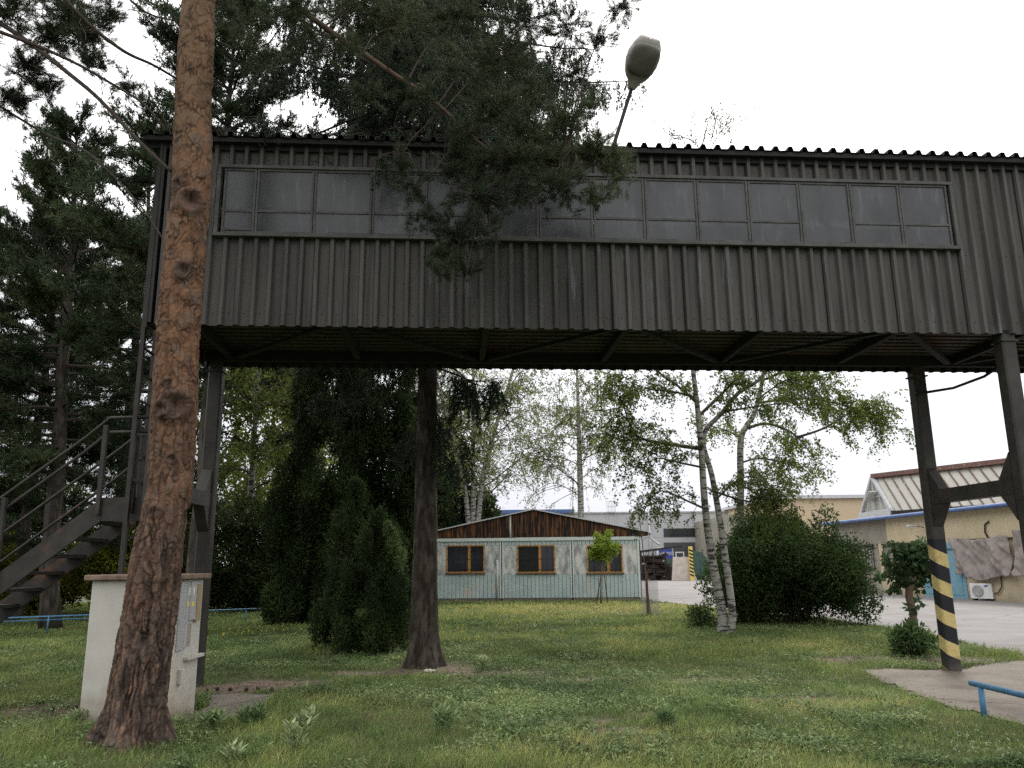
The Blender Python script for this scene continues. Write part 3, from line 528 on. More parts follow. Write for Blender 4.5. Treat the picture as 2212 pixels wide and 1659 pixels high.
# ---- stairs
ST = empty('metal_staircase', (-4.72, 9.75, 0), 0, label='grey steel outdoor staircase with pipe handrails climbing to a landing at the footbridge end', cat='staircase')
slope = (2.42 - 1.33) / 1.42; W_S = .85; xb = -2.42 / slope - .25
def sz(x_): return 2.30 + (x_ + .22) * slope
for yy in (0, W_S):
    mb = MB(); mb.prism([(-.22, 2.42), (-.22, 2.14), (xb, sz(xb) - .17), (xb, sz(xb) + .12)], (0, yy - .02, 0), (1, 0, 0), (0, 0, 1), (0, .04, 0)); mb.build('stringer', m_stair, ST)
mb = MB(); mb.box(-.215, .42, -.02, .02, 2.14, 2.42).box(-.215, .42, W_S - .02, W_S + .02, 2.14, 2.42).box(-.215, .42, .025, W_S - .025, 2.36, 2.40).build('landing', m_stair, ST)
k = 0; tx = -.38
while sz(tx) > .15:
    MB().box(tx - .13, tx + .11, .021, W_S - .021, sz(tx) - .06, sz(tx) - .02).build('tread', m_stair, ST); tx -= .2 / slope; k += 1
for yy in (-.03, W_S + .03):
    for hgt in (.98, .80 if yy < 0 else .6):
        e1 = [(.42, yy, 2.42 + hgt), (-.22, yy, 2.41 + hgt), (-.32, yy, 2.36 + hgt - .04)]; xx_ = -.5
        while xx_ > xb: e1.append((xx_, yy, sz(xx_) + hgt + .08)); xx_ -= .5
        e1.append((xb, yy, sz(xb) + hgt + .05)); MB().tube(e1, .02, 8).build('handrail', m_stair, ST, smooth=True)
    for x_ in (-.25, .15, -1.38, -2.5): z_ = sz(x_) if x_ < -.2 else 2.3; MB().box(x_ - .025, x_ + .025, yy - .04 if yy < 0 else yy - .005, yy + .005 if yy < 0 else yy + .04, z_ - .06, z_ + (1.02 if x_ < -.2 else 1.06)).build('railing_post', m_stair, ST)
# ================================================================== STREET LAMP
p0 = at(1322, 326, 12.1); p1 = at(1366, 186, 11.75)
LP = empty('street_lamp', tuple(Vector((p0.x - .12, p0.y + .1, 0)) * 1), 0, label='cobra head street lamp on a slanting pipe rising above the footbridge roof', cat='street lamp'); LP.location.z = 7.05; lo = LP.location.copy()
foot = Vector((p0.x - .2, p0.y - .05, 7.06))
MB().tube([foot - lo, p0 - lo, p1 - lo], .032, 10).box(foot.x - lo.x - .08, foot.x - lo.x + .08, foot.y - lo.y - .08, foot.y - lo.y + .08, -.02, .05).build('pole', m_dark, LP, smooth=True)
U = Vector((0.24, -0.66, 0.50)).normalized(); Sd = U.cross(Vector((0, 0, 1))).normalized(); Nn = Sd.cross(U).normalized()   # Nn points up
Sd2 = (Sd * math.cos(.22) + Nn * math.sin(.22)).normalized(); Nn = Sd2.cross(U).normalized(); Sd = Sd2
secs = [(-.06, .05, .05, .05), (.0, .07, .05, .07), (.10, .10, .06, .09), (.16, .15, .07, .10), (.24, .185, .08, .12), (.45, .235, .09, .14), (.62, .235, .09, .13), (.80, .20, .085, .11), (.93, .15, .07, .07), (.95, .13, .05, .05)]
mb = MB(); K = 20
for t, hw, dn, up_ in secs:
    for j in range(K):
        a = 2 * math.pi * j / K; ca, sa = math.cos(a), math.sin(a); cx = 1.32 * abs(ca) ** .55 * (1 if ca > 0 else -1); sy = abs(sa) ** .6 * (1 if sa > 0 else -1)
        mb.v.append(tuple(p1 - lo + U * (t * .84) + Sd * (cx * hw * .86) + Nn * (sy * (up_ if sy > 0 else dn))))
for i in range(len(secs) - 1):
    for j in range(K): j2 = (j + 1) % K; mb.f.append([i * K + j, i * K + j2, (i + 1) * K + j2, (i + 1) * K + j])
mb.f.append(list(range(K))[::-1]); mb.f.append([(len(secs) - 1) * K + j for j in range(K)]); hd = mb.build('lamp_head', m_lampgrey, LP, smooth=True)
mb = MB()
for ring, (sc_, dz) in enumerate(((1.0, .088), (.97, .118), (.75, .14), (.3, .15))):
    for j in range(28):
        a = 2 * math.pi * j / 28; cu = math.copysign(abs(math.cos(a)) ** .45, math.cos(a)); cs = math.copysign(abs(math.sin(a)) ** .75, math.sin(a))
        t = .55 + cu * .315 * sc_; mb.v.append(tuple(p1 - lo + U * (t * .84) + Sd * (cs * .235 * sc_) - Nn * dz))
for i in range(3):
    for j in range(28): j2 = (j + 1) % 28; mb.f.append([i * 28 + j, i * 28 + j2, (i + 1) * 28 + j2, (i + 1) * 28 + j])
mb.f.append([84 + j for j in range(28)]); mb.build('lamp_lens', m_lens, hd, smooth=True)
# ================================================================== ELECTRICAL KIOSK
KX0, KX1, KY0, KY1, KZ = -4.54, -3.61, 8.90, 9.62, 1.46
KI = empty('utility_kiosk', ((KX0 + KX1) / 2, (KY0 + KY1) / 2, 0), label='white rendered meter kiosk with a brown slab top behind the big pine trunk', cat='utility kiosk')
hx, hy = (KX1 - KX0) / 2, (KY1 - KY0) / 2
MB().box(-hx, hx, -hy, hy, -.02, KZ).build('body', m_white_plaster, KI, bevel=.012)
mb = MB(); rs = random.Random(4); mb.grid(lambda u, v: (lerp(-hx - .06, hx + .07, u), lerp(-hy - .07, hy + .06, v), KZ + .058 + .012 * noise.noise((u * 9, v * 9, 1))), 20, 14); tp_ = mb.build('slab_skin', m_slab, KI, fix=False)
bpy.data.objects.remove(tp_); MB().box(-hx - .06, hx + .07, -hy - .07, hy + .06, KZ + .002, KZ + .06).build('roof', m_slab, KI, bevel=.012)
def grime(m, z1, colr, sc=6):
    N = m.node_tree.nodes; L = m.node_tree.links; b = N['Principled BSDF']; src = b.inputs['Base Color'].links[0].from_socket; c = N.new('ShaderNodeTexCoord'); s = N.new('ShaderNodeSeparateXYZ'); L.new(c.outputs['Object'], s.inputs[0]); n = N.new('ShaderNodeTexNoise'); n.inputs['Scale'].default_value = sc; n.inputs['Detail'].default_value = 7; L.new(c.outputs['Object'], n.inputs['Vector'])
    a = N.new('ShaderNodeMath'); a.operation = 'MULTIPLY_ADD'; L.new(n.outputs['Fac'], a.inputs[0]); a.inputs[1].default_value = -z1 * 1.8; L.new(s.outputs['Z'], a.inputs[2]); mr = N.new('ShaderNodeMapRange'); L.new(a.outputs[0], mr.inputs['Value']); mr.inputs['From Min'].default_value = -z1 * .9; mr.inputs['From Max'].default_value = z1 * .25; mr.inputs['To Min'].default_value = .85; mr.inputs['To Max'].default_value = 0
    m1 = N.new('ShaderNodeMix'); m1.data_type = 'RGBA'; L.new(mr.outputs[0], m1.inputs[0]); L.new(src, m1.inputs[6]); m1.inputs[7].default_value = (*colr, 1); L.new(m1.outputs[2], b.inputs['Base Color'])
grime(m_white_plaster, .35, (0.24, 0.2, 0.14)); grime(m_yellowwall, .5, (0.30, 0.25, 0.18), 3); grime(m_stripe, .25, (0.09, 0.075, 0.06))
# doors on the right face, thin plates proud of the wall
mb = MB(); mb.box(hx, hx + .02, -hy + .05, -hy + .21, .72, KZ - .04).build('door', m_doorgrey, KI, bevel=.004)
mb = MB(); mb.box(hx, hx + .022, -hy + .215, -hy + .29, .74, KZ - .04); d2_ = mb.build('door', m_doorgrey, KI, bevel=.003)
mb = MB(); mb.box(hx, hx + .03, -hy + .30, -hy + .47, 1.02, KZ - .03); d3_ = mb.build('door', m_doorgrey, KI, bevel=.004)
m_tan = nmat("tan board", (0.26, 0.20, 0.12), (0.33, 0.26, 0.16), 5, 0.9)
MB().box(hx, hx + .035, -hy + .475, -hy + .60, 1.0, KZ - .06).build('side_board', m_tan, KI)
MB().box(hx, hx + .012, -hy + .29, -hy + .42, .75, .985).build('wall_patch', m_greyplaster, KI)
m_sty = nmat("yellow sticker", (0.75, 0.6, 0.08), (0.78, 0.63, 0.1), 5, .6); m_stw = nmat("white plate", (0.7, 0.7, 0.68), (0.75, .75, .72), 5, .5)
for yy, dd, par in ((.34, .032, d3_), (.235, .024, d2_)):
    MB().box(hx + dd - .003, hx + dd + .002, -hy + yy, -hy + yy + .045, 1.17, 1.215).build('sticker', m_sty, par)
    MB().box(hx + dd - .003, hx + dd + .003, -hy + yy + .02, -hy + yy + .045, 1.29, 1.37).build('handle', m_stw, par)
MB().box(hx + .001, hx + .06, -hy + .28, hy + .03, .60, .635).build('ledge', m_white_plaster, KI, bevel=.004)
MB().box(hx + .001, hx + .05, -hy + .15, -hy + .24, .37, .52).build('junction_box', m_white_plaster, KI, bevel=.005)
# ================================================================== BIG PINE (foreground)
BP = empty('pine_tree', (-3.52, 7.93, 0), label='big orange barked pine with dark scars, its trunk filling the left foreground', cat='tree')
prof = [(-.05, -3.56, .34), (.0, -3.55, .32), (.12, -3.54, .285), (.3, -3.52, .265), (.6, -3.50, .255), (1.0, -3.48, .245), (1.48, -3.45, .234), (1.95, -3.43, .216), (2.34, -3.37, .214), (3.01, -3.39, .217), (4.03, -3.42, .211), (4.73, -3.42, .209), (5.66, -3.41, .199), (6.63, -3.47, .19), (7.86, -3.51, .183), (10, -3.6, .165), (13, -3.7, .12), (16, -3.7, .05)]
pz = np.array([q[0] for q in prof]); pxx = np.array([q[1] for q in prof]) + 3.52; prr = np.array([q[2] for q in prof])
KN = [(at(px, py, 7.93 - .2), r) for px, py, r in ((413, 432, .15), (380, 395, .09), (450, 400, .10), (397, 583, .11), (440, 560, .05), (409, 700, .07), (396, 783, .045), (378, 875, .17), (350, 885, .1), (418, 880, .11), (371, 990, .06), (335, 1105, .07), (385, 1245, .05), (330, 640, .04), (436, 250, .04), (386, 200, .05))]
zs = np.concatenate([np.linspace(-.05, 8.2, 900), np.linspace(8.3, 16, 30)]); NA = 200; VV = []; kn = []; dk = []; cel = []
for z in zs:
    cx = float(np.interp(z, pz, pxx)); r = float(np.interp(z, pz, prr))
    for j in range(NA):
        a = 2 * math.pi * j / NA; ca, sa = math.cos(a), math.sin(a); p = Vector((cx + ca * r, sa * r, z))
        fl = max(0, 1 - z / .45) ** 1.6 * (.06 + .09 * math.sin(a * 4 + 1)) if z < .45 else 0
        rough = lerp(1.0, .35, min(1, max(0, (z - 1.0) / 3.5)))
        zf = lerp(4.5, 8.5, min(1, max(0, (z - 1.0) / 3.5))); q = Vector((p.x * 16, p.y * 16, z * zf + 7)); ds, vp = noise.voronoi(q + Vector((noise.noise(p * 9), noise.noise(p * 9 + Vector((9, 1, 2))), noise.noise(p * 9 + Vector((3, 3, 3))))) * 1.1)
        crack = max(0, 1 - (ds[1] - ds[0]) * 3.2) * min(1, max(0, .55 + 1.6 * noise.noise(p * 6 + Vector((4, 4, 4))))); cell = noise.cell(vp[0] * 7.3); cel.append(cell); furrow = abs(noise.noise(Vector((p.x * 13, p.y * 13, z * 1.7)) + Vector((noise.noise(p * 7), 0, 0)) * .5)) ; h = -crack * .013 * (.5 + rough * .5) - (max(0, .13 - furrow) / .13) ** .7 * .030 * rough ** 1.5 + cell * .007 + noise.noise(p * 22) * .003 + noise.noise(p * 55) * .005 * (rough + .3) + noise.noise(Vector((p.x * 3, p.y * 3, z * 1.4))) * .012
        kv = 0; world = Vector((p.x - 3.52, p.y + 7.93, z))
        if z < 8:
            for kp, kr in KN:
                if abs(kp.z - z) < kr * 2:
                    dd = (world - kp).length / kr
                    if dd < 1.6: kv = max(kv, max(0, 1 - (dd / 1.25) ** 3)); h += .035 * kr / .15 * math.exp(-((dd - .75) / .3) ** 2) - .03 * kr / .1 * math.exp(-(dd / .3) ** 2)
        VV.append((cx + ca * (r + h + fl), sa * (r + h + fl), z)); kn.append(kv); dk.append(max(crack, (max(0, .12 - furrow) / .12) * rough ** 1.2))
nz_ = len(zs); idx = np.arange(nz_ * NA).reshape(nz_, NA); nxt = np.roll(idx, -1, 1)
Fq = np.stack([idx[:-1], nxt[:-1], nxt[1:], idx[1:]], -1).reshape(-1, 4)
me = bpy.data.meshes.new('trunk'); me.from_pydata(VV, [], Fq.tolist())
for nm, arr in (('knot', kn), ('crack', dk), ('cell', cel)): at_ = me.attributes.new(nm, 'FLOAT', 'POINT'); at_.data.foreach_set('value', np.array(arr, np.float32))
me.polygons.foreach_set('use_smooth', [True] * len(me.polygons))
mt = nmat("orange pine bark", (0.115, 0.060, 0.035), (0.205, 0.112, 0.066), 7, 0.92, 0.8, 0.01, (1.5, 1.5, .8), 8, spec=.1, c3=(0.12, 0.095, 0.08), s3=6, t3=(.56, .66), st3=(1.5, 1.5, .6), bscale=34)
N_, L_ = mt.node_tree.nodes, mt.node_tree.links; b_ = N_['Principled BSDF']; src = b_.inputs['Base Color'].links[0].from_socket
def mixin(src, fac, colr):
    m_ = N_.new("ShaderNodeMix"); m_.data_type = 'RGBA'; L_.new(fac, m_.inputs[0]); L_.new(src, m_.inputs[6])
    if isinstance(colr, tuple): m_.inputs[7].default_value = (*colr, 1)
    else: L_.new(colr, m_.inputs[7])
    return m_.outputs[2]
c_ = N_.new("ShaderNodeTexCoord"); s_ = N_.new("ShaderNodeSeparateXYZ"); L_.new(c_.outputs['Object'], s_.inputs[0])
nn = N_.new("ShaderNodeTexNoise"); nn.inputs['Scale'].default_value = 3.0; nn.inputs['Detail'].default_value = 6; mpn = N_.new("ShaderNodeMapping"); mpn.inputs['Scale'].default_value = (2, 2, .5); L_.new(c_.outputs['Object'], mpn.inputs[0]); L_.new(mpn.outputs[0], nn.inputs['Vector'])
ma_ = N_.new("ShaderNodeMath"); ma_.operation = 'MULTIPLY_ADD'; ma_.inputs[1].default_value = 3.4; L_.new(nn.outputs['Fac'], ma_.inputs[0]); L_.new(s_.outputs['Z'], ma_.inputs[2])
mr = N_.new("ShaderNodeMapRange"); mr.inputs['From Min'].default_value = 2.4; mr.inputs['From Max'].default_value = 5.4; mr.inputs['To Min'].default_value = 1; mr.inputs['To Max'].default_value = 0.0; L_.new(ma_.outputs[0], mr.inputs[0])
n2 = N_.new("ShaderNodeTexNoise"); n2.inputs['Scale'].default_value = 9; n2.inputs['Detail'].default_value = 8; L_.new(mpn.outputs[0], n2.inputs['Vector'])
r2 = N_.new("ShaderNodeValToRGB"); r2.color_ramp.elements[0].position = .35; r2.color_ramp.elements[0].color = (0.040, 0.030, 0.026, 1); r2.color_ramp.elements[1].position = .68; r2.color_ramp.elements[1].color = (0.125, 0.092, 0.074, 1); L_.new(n2.outputs['Fac'], r2.inputs[0])
ace = N_.new("ShaderNodeAttribute"); ace.attribute_name = 'cell'; rc = N_.new("ShaderNodeValToRGB"); rc.color_ramp.elements[0].color = (0, 0, 0, 1); rc.color_ramp.elements[0].position = .5; rc.color_ramp.elements[1].position = 1.0; rc.color_ramp.elements[1].color = (.75, .75, .75, 1)
L_.new(ace.outputs['Fac'], rc.inputs[0]); o0 = mixin(src, rc.outputs[0], (0.15, 0.115, 0.09))
rc2 = N_.new("ShaderNodeValToRGB"); rc2.color_ramp.elements[0].color = (.8, .8, .8, 1); rc2.color_ramp.elements[1].color = (0, 0, 0, 1); rc2.color_ramp.elements[1].position = .3; L_.new(ace.outputs['Fac'], rc2.inputs[0])
n5 = N_.new("ShaderNodeTexNoise"); n5.inputs['Scale'].default_value = 7; n5.inputs['Detail'].default_value = 5; mp5 = N_.new("ShaderNodeMapping"); mp5.inputs['Scale'].default_value = (3, 3, .45); L_.new(c_.outputs['Object'], mp5.inputs[0]); L_.new(mp5.outputs[0], n5.inputs['Vector'])
r5 = N_.new("ShaderNodeValToRGB"); r5.color_ramp.elements[0].position = .54; r5.color_ramp.elements[1].position = .64; L_.new(n5.outputs['Fac'], r5.inputs[0]); r2c = mixin(r2.outputs[0], r5.outputs[0], (0.20, 0.115, 0.075)); o1 = mixin(o0, mr.outputs[0], r2c)
# upper paler buff bark
mr2 = N_.new("ShaderNodeMapRange"); mr2.inputs['From Min'].default_value = 6.6; mr2.inputs['From Max'].default_value = 9.4; mr2.inputs['To Max'].default_value = .7; L_.new(ma_.outputs[0], mr2.inputs[0]); o1 = mixin(o1, mr2.outputs[0], (0.175, 0.118, 0.074))
ak = N_.new("ShaderNodeAttribute"); ak.attribute_name = 'knot'; mk = N_.new("ShaderNodeMath"); mk.operation = 'MULTIPLY'; mk.inputs[1].default_value = .65; L_.new(ak.outputs['Fac'], mk.inputs[0])
o1 = mixin(o1, mk.outputs[0], (0.05, 0.04, 0.038))
ac = N_.new("ShaderNodeAttribute"); ac.attribute_name = 'crack'; mc = N_.new("ShaderNodeMath"); mc.operation = 'MULTIPLY'; mc.inputs[1].default_value = .85; L_.new(ac.outputs['Fac'], mc.inputs[0])
o1 = mixin(o1, mc.outputs[0], (0.028, 0.02, 0.017)); L_.new(o1, b_.inputs['Base Color'])
me.materials.append(mt); link(bpy.data.objects.new('trunk', me), BP)
def L2(p): return Vector(p) - Vector((-3.52, 7.93, 0))
def path3(lst): return [L2(at(a, b, c)) for a, b, c in lst]
def smooth_path(pts, n=5):
    o = []
    for i in range(len(pts) - 1):
        p0_, p1_, p2_, p3_ = pts[max(i - 1, 0)], pts[i], pts[i + 1], pts[min(i + 2, len(pts) - 1)]
        for k in range(n):
            t = k / n; o.append(0.5 * ((2 * p1_) + (p2_ - p0_) * t + (2 * p0_ - 5 * p1_ + 4 * p2_ - p3_) * t * t + (-p0_ + 3 * p1_ - 3 * p2_ + p3_) * t ** 3))
    o.append(pts[-1]); return o
# bare drooping limbs on the left
limbs = [([(372, 372, 7.9), (300, 305, 7.9), (215, 215, 8.0), (150, 160, 8.1), (60, 90, 8.2), (-60, 10, 8.4), (-200, -90, 8.6)], .016, .034),
         ([(362, 285, 7.9), (310, 225, 7.8), (240, 180, 7.7), (160, 135, 7.6), (70, 95, 7.5), (-40, 55, 7.4)], .009, .022),
         ([(385, 172, 7.85), (330, 140, 7.6), (270, 112, 7.4), (200, 60, 7.2), (150, 10, 7.0), (100, -60, 6.9)], .012, .026),
         ([(388, 46, 7.85), (345, 38, 7.7), (305, 20, 7.6), (270, -12, 7.5)], .008, .012),
         ([(370, 545, 8.0), (300, 440, 8.3), (190, 330, 8.5), (100, 290, 8.8), (0, 230, 9.0), (-60, 195, 9.2)], .006, .02)]
TT = []; DD = []; rs = random.Random(11)
for pts, ra, rb in limbs:
    bm_ = MB(); pl = smooth_path(path3(pts)); bm_.tube(pl, taper(ra, rb, len(pl) - 1), 8)
    for k in range(16):
        t = rs.uniform(.15, .98); q, dd = pt_on(pl, t); d2 = Vector((rs.gauss(0, .5), rs.gauss(0, .5), rs.gauss(-.2, .6))) + dd * .3; tl = polyline(q, d2, rs.uniform(.15, .55), 5, (0, 0, -.3), .25, rs); bm_.tube(tl, taper(.004, .0018, 5), 4, cap=False)
    bm_.build('branch', m_bark_twig, BP, smooth=True, fix=False)
# foliage clumps of the left limbs
def clump(center, rad, n, rs, TT, DD, bm_, src_=None, tw=.0035):
    for k in range(n):
        o = Vector((rs.gauss(0, 1), rs.gauss(0, 1), rs.gauss(0, 1))).normalized() * (rs.random() ** .6); tip = center + Vector((o.x * rad[0], o.y * rad[1], o.z * rad[2]))
        d = (tip - center + Vector((rs.gauss(0, .1), rs.gauss(0, .1), .08))).normalized()
        base = src_ if src_ is not None else center
        if bm_ is not None: a = base.lerp(tip, .25) + Vector((rs.gauss(0, .05), rs.gauss(0, .05), rs.gauss(0, .05))); mid = a.lerp(tip, .55) + Vector((0, 0, rs.uniform(-.05, .03))); bm_.tube([a, mid, tip], [tw, tw * .8, tw * .5], 4, cap=False)
        for j in range(4): TT.append(tip.lerp(center, j * .10) + Vector((rs.gauss(0, .02), rs.gauss(0, .02), rs.gauss(0, .02)))); DD.append(d)
bt = MB()
for px, py, Y, rx, rz_, n in ((20, 20, 8.3, .45, .3, 30), (110, 70, 8.2, .4, .3, 34), (190, 75, 8.1, .3, .25, 24), (60, 150, 8.4, .35, .3, 26), (200, 130, 8.0, .25, .2, 12), (30, 215, 8.6, .3, .2, 22), (100, 195, 8.5, .25, .15, 12), (240, 30, 7.6, .2, .2, 12), (280, 190, 8.2, .2, .2, 7), (150, 10, 8.3, .5, .2, 26), (330, 245, 8.4, .18, .15, 5), (170, 40, 8.2, .3, .2, 20), (-60, 80, 8.2, .4, .5, 26)):
    clump(L2(at(px, py, Y)), (rx * 1.1, .35, rz_ * 1.15), int(n * 2.4), rs, TT, DD, bt)
# big bough reaching right in front of the footbridge
bough = smooth_path([L2((-3.5, 7.93, 8.3))] + path3([(560, -70, 7.85), (640, 10, 7.9), (700, 58, 7.95), (770, 105, 8.0), (850, 160, 8.1), (920, 205, 8.2), (985, 262, 8.3), (1050, 320, 8.4), (1120, 350, 8.5), (1220, 360, 8.55)]))
b2 = MB().tube(bough, taper(.042, .014, len(bough) - 1), 10); b2s = MB(); rs = random.Random(5)
cls = [(1290, 325, 8.5, .3, .22, 34), (1335, 375, 8.5, .16, .2, 16), (1215, 265, 8.55, .28, .2, 30), (1150, 300, 8.6, .3, .22, 36), (1275, 225, 8.6, .15, .15, 12), (1215, 400, 8.4, .3, .2, 30), (1280, 430, 8.4, .2, .13, 14), (1110, 350, 8.3, .35, .25, 44), (1000, 345, 8.3, .35, .25, 44),
       (1040, 420, 8.2, .35, .25, 44), (985, 500, 8.2, .3, .25, 40), (1010, 575, 8.2, .15, .1, 9), (915, 475, 8.2, .18, .15, 14), (868, 340, 8.2, .1, .15, 9),  (1070, 240, 8.4, .4, .3, 44), (980, 150, 8.4, .4, .3, 28), (1080, 130, 8.5, .5, .35, 54),
       (860, 60, 8.3, .45, .3, 34), (760, 20, 8.2, .4, .3, 36), (980, 30, 8.5, .5, .3, 50), (1130, 40, 8.6, .4, .3, 36), (1230, 60, 8.7, .35, .25, 24), (1290, 90, 8.7, .2, .15, 11), (1240, 150, 8.7, .2, .2, 13), (1340, 15, 8.8, .25, .12, 14), (1000, 640, 8.2, .05, .08, 0), (1110, 410, 8.3, .25, .2, 24), (940, 545, 8.2, .12, .1, 8), (620, 30, 8.3, .3, .3, 22), (700, 100, 8.5, .3, .2, 16), (1180, 340, 8.45, .25, .2, 26), (560, 130, 8.6, .25, .25, 14), (500, 20, 8.5, .3, .3, 16), (800, 200, 8.6, .3, .2, 18), (820, 20, 8.4, .4, .3, 24), (1050, 500, 8.2, .2, .2, 16), (960, 580, 8.2, .2, .12, 12), (1190, 420, 8.4, .2, .16, 14), (900, 410, 8.2, .2, .2, 16), (1330, 340, 8.5, .12, .16, 10), (1150, 210, 8.6, .2, .2, 16), (640, 5, 7.7, .25, .2, 18), (905, 205, 8.0, .2, .15, 12), (1000, 285, 8.2, .2, .15, 12), (760, 110, 7.75, .12, .1, 5)]
for px, py, Y, rx, rz_, n in cls:
    c = L2(at(px, py, Y)); src_ = min(bough, key=lambda q: (q - c).length); m1 = src_.lerp(c, .4) + Vector((rs.gauss(0, .06), rs.gauss(0, .06), .08)); m2 = src_.lerp(c, .72) + Vector((rs.gauss(0, .06), rs.gauss(0, .06), .02)); sp_ = smooth_path([src_, m1, m2, c], 4); b2s.tube(sp_, taper(.012, .004, len(sp_) - 1), 6)
    clump(c, (rx * 1.45, .42, rz_ * 1.4), int(n * (1.25 if py > 380 else 1.9)), rs, TT, DD, b2s)
for k in range(24):
    q, dd = pt_on(bough, rs.uniform(.2, 1)); tl = polyline(q, Vector((rs.gauss(0, .6), rs.gauss(0, .4), rs.gauss(-.2, .6))), rs.uniform(.3, .8), 6, (0, 0, -.4), .25, rs); b2s.tube(tl, taper(.006, .002, 6), 4, cap=False)
b2s.build('twig', m_bark_twig, BP, smooth=True, fix=False); b2.build('branch', m_bark_orange, BP, smooth=True, fix=False); bt.build('twig', m_bark_twig, BP, fix=False)
ub = MB(); T2 = []; D2 = []; rs = random.Random(77)  # unseen upper crown, added to shade the left of the footbridge wall
for k in range(60):
    z = rs.uniform(9.2, 16); az = rs.uniform(0, 6.283); pl = polyline((-.15, 0, z), (math.cos(az), math.sin(az), .35), 3.6 * (1.15 - (z - 9) / 9) * rs.uniform(.6, 1), 6, (0, 0, .2), .1, rs); ub.tube(pl, taper(.04, .008, 6), 5, cap=False)
    for j in range(26):
        q, dd = pt_on(pl, rs.uniform(.3, 1)); T2.append(tuple(q + Vector((rs.gauss(0, .3), rs.gauss(0, .3), rs.gauss(0, .2))))); D2.append(tuple(dd))
ub.build('branch', m_bark_twig, BP, fix=False); cl = Cloud(); tufts(cl, np.array(T2), np.array(D2), 16, .17, .014); cl.build('crown', NEEDLE, BP)
cl = Cloud(); tufts(cl, np.array([tuple(v) for v in TT]), np.array([tuple(v) for v in DD]), 30, .09, .0038, [(0.026, 0.037, 0.020), (0.050, 0.067, 0.036), (0.12, 0.145, 0.078)], 0.8); cl.build('foliage', NEEDLE, BP)
# ================================================================== SPRUCE behind the footbridge
SPX, SPY = -1.46, 13.55
SR = empty('spruce_tree', (SPX, SPY, 0), label='tall spruce with a straight brown trunk standing just behind the footbridge, drooping boughs above it', cat='tree')
mb = MB(); zz_ = np.linspace(-.05, 17, 120); K = 40; rs = random.Random(3)
for z in zz_:
    r = float(np.interp(z, [-.05, .0, .15, .4, 1, 2, 4.5, 8, 17], [.36, .34, .285, .245, .215, .195, .165, .14, .03]))
    for j in range(K):
        a = 2 * math.pi * j / K; fl = max(0, 1 - z / .5) * .05 * math.sin(a * 5 + .7); p = Vector((math.cos(a) * r, math.sin(a) * r, z)); h = noise.noise(Vector((p.x * 14, p.y * 14, z * 5))) * .010 + fl
        mb.v.append((math.cos(a) * (r + h), math.sin(a) * (r + h), z))
for i in range(len(zz_) - 1):
    for j in range(K): j2 = (j + 1) % K; mb.f.append([i * K + j, i * K + j2, (i + 1) * K + j2, (i + 1) * K + j])
mb.build('trunk', m_bark_spruce, SR, smooth=True, fix=False)
SPC = [(0.014, 0.024, 0.014), (0.025, 0.040, 0.021), (0.048, 0.068, 0.033)]
def spruce_branches(specs, rs, hang=(.25, .8), dens=11, lw=(.05, .012), per=16):
    br = MB(); P = []; U = []
    for (z, az, l, up) in specs:
        pl = polyline((0, 0, z), (math.cos(az), math.sin(az), up), l, 9, (0, 0, -.55), .05, rs)
        for i in range(6, 10): pl[i].z += (i - 5) ** 1.5 * .04
        br.tube(pl, taper(.012 + l * .008, .006, 9), 6, cap=False)
        for k in range(int(l * dens)):
            t = rs.uniform(.12, 1); q, dd = pt_on(pl, t); side = Vector((-dd.y, dd.x, 0)) * rs.choice((-1, 1)); tw = polyline(q, dd * .5 + side * rs.uniform(.4, 1), rs.uniform(.15, .6) * (1.25 - t * .6), 3, (0, 0, -.5), .1, rs)
            br.tube(tw, taper(.005, .003, 3), 3, cap=False)
            for h_ in range(4):
                s0, _ = pt_on(tw, rs.uniform(.2, 1)); hl = rs.uniform(*hang) * (.5 + .6 * math.sin(t * 3)); hp = polyline(s0, (rs.gauss(0, .25), rs.gauss(0, .25), -1), hl, 3, (0, 0, -.2), .12, rs)
                for g in range(int(per * hl / .5) + 3):
                    a_, b_2 = pt_on(hp, rs.random()); P.append(tuple(a_)); U.append(tuple(b_2))
    return br, np.array(P), np.array(U)
rs = random.Random(21); specs = []
for k in range(150):
    z = 7.4 + 8.6 * rs.random() ** 1.2; l = 4.9 * (1 - ((z - 7) / 13)) * rs.uniform(.6, 1.1); specs.append((z, rs.uniform(0, 2 * math.pi), l, rs.uniform(-.1, .2)))
br, P, U = spruce_branches(specs, rs)
# the lower branches: two short drooping boughs right of the trunk, seen under the bridge
rs2 = random.Random(8); br3, P3, U3 = spruce_branches([(4.95, -.25, 1.35, -.25), (4.3, -.35, .7, -.9), (5.2, .35, 1.5, -.2), (3.75, -.1, .85, -.6), (5.4, 2.8, 2.6, -.25), (5.6, 3.6, 2.4, -.2), (3.9, 2.9, .5, -.4)], rs2, (.3, .75), 14, per=22)
br.v += []; n0 = len(br.v); br.v += br3.v; br.f += [[i + n0 for i in f] for f in br3.f]; br.build('branch', m_bark_twig, SR, fix=False)
P = np.concatenate([P, P3]); U = np.concatenate([U, U3]); n = len(P); P = np.repeat(P, 2, 0); U = unit(np.repeat(U, 2, 0) + rdir(2 * n) * .75)
cl = Cloud(); cl.leaf(P, U, rdir(2 * n), RNG.uniform(.05, .085, 2 * n), .015, palette(2 * n, SPC, .2, clumpnoise(P, 1.5) * .7 + RNG.random(2 * n) * .3)); cl.build('crown', NEEDLE, SR)
print('spruce', 2 * n)
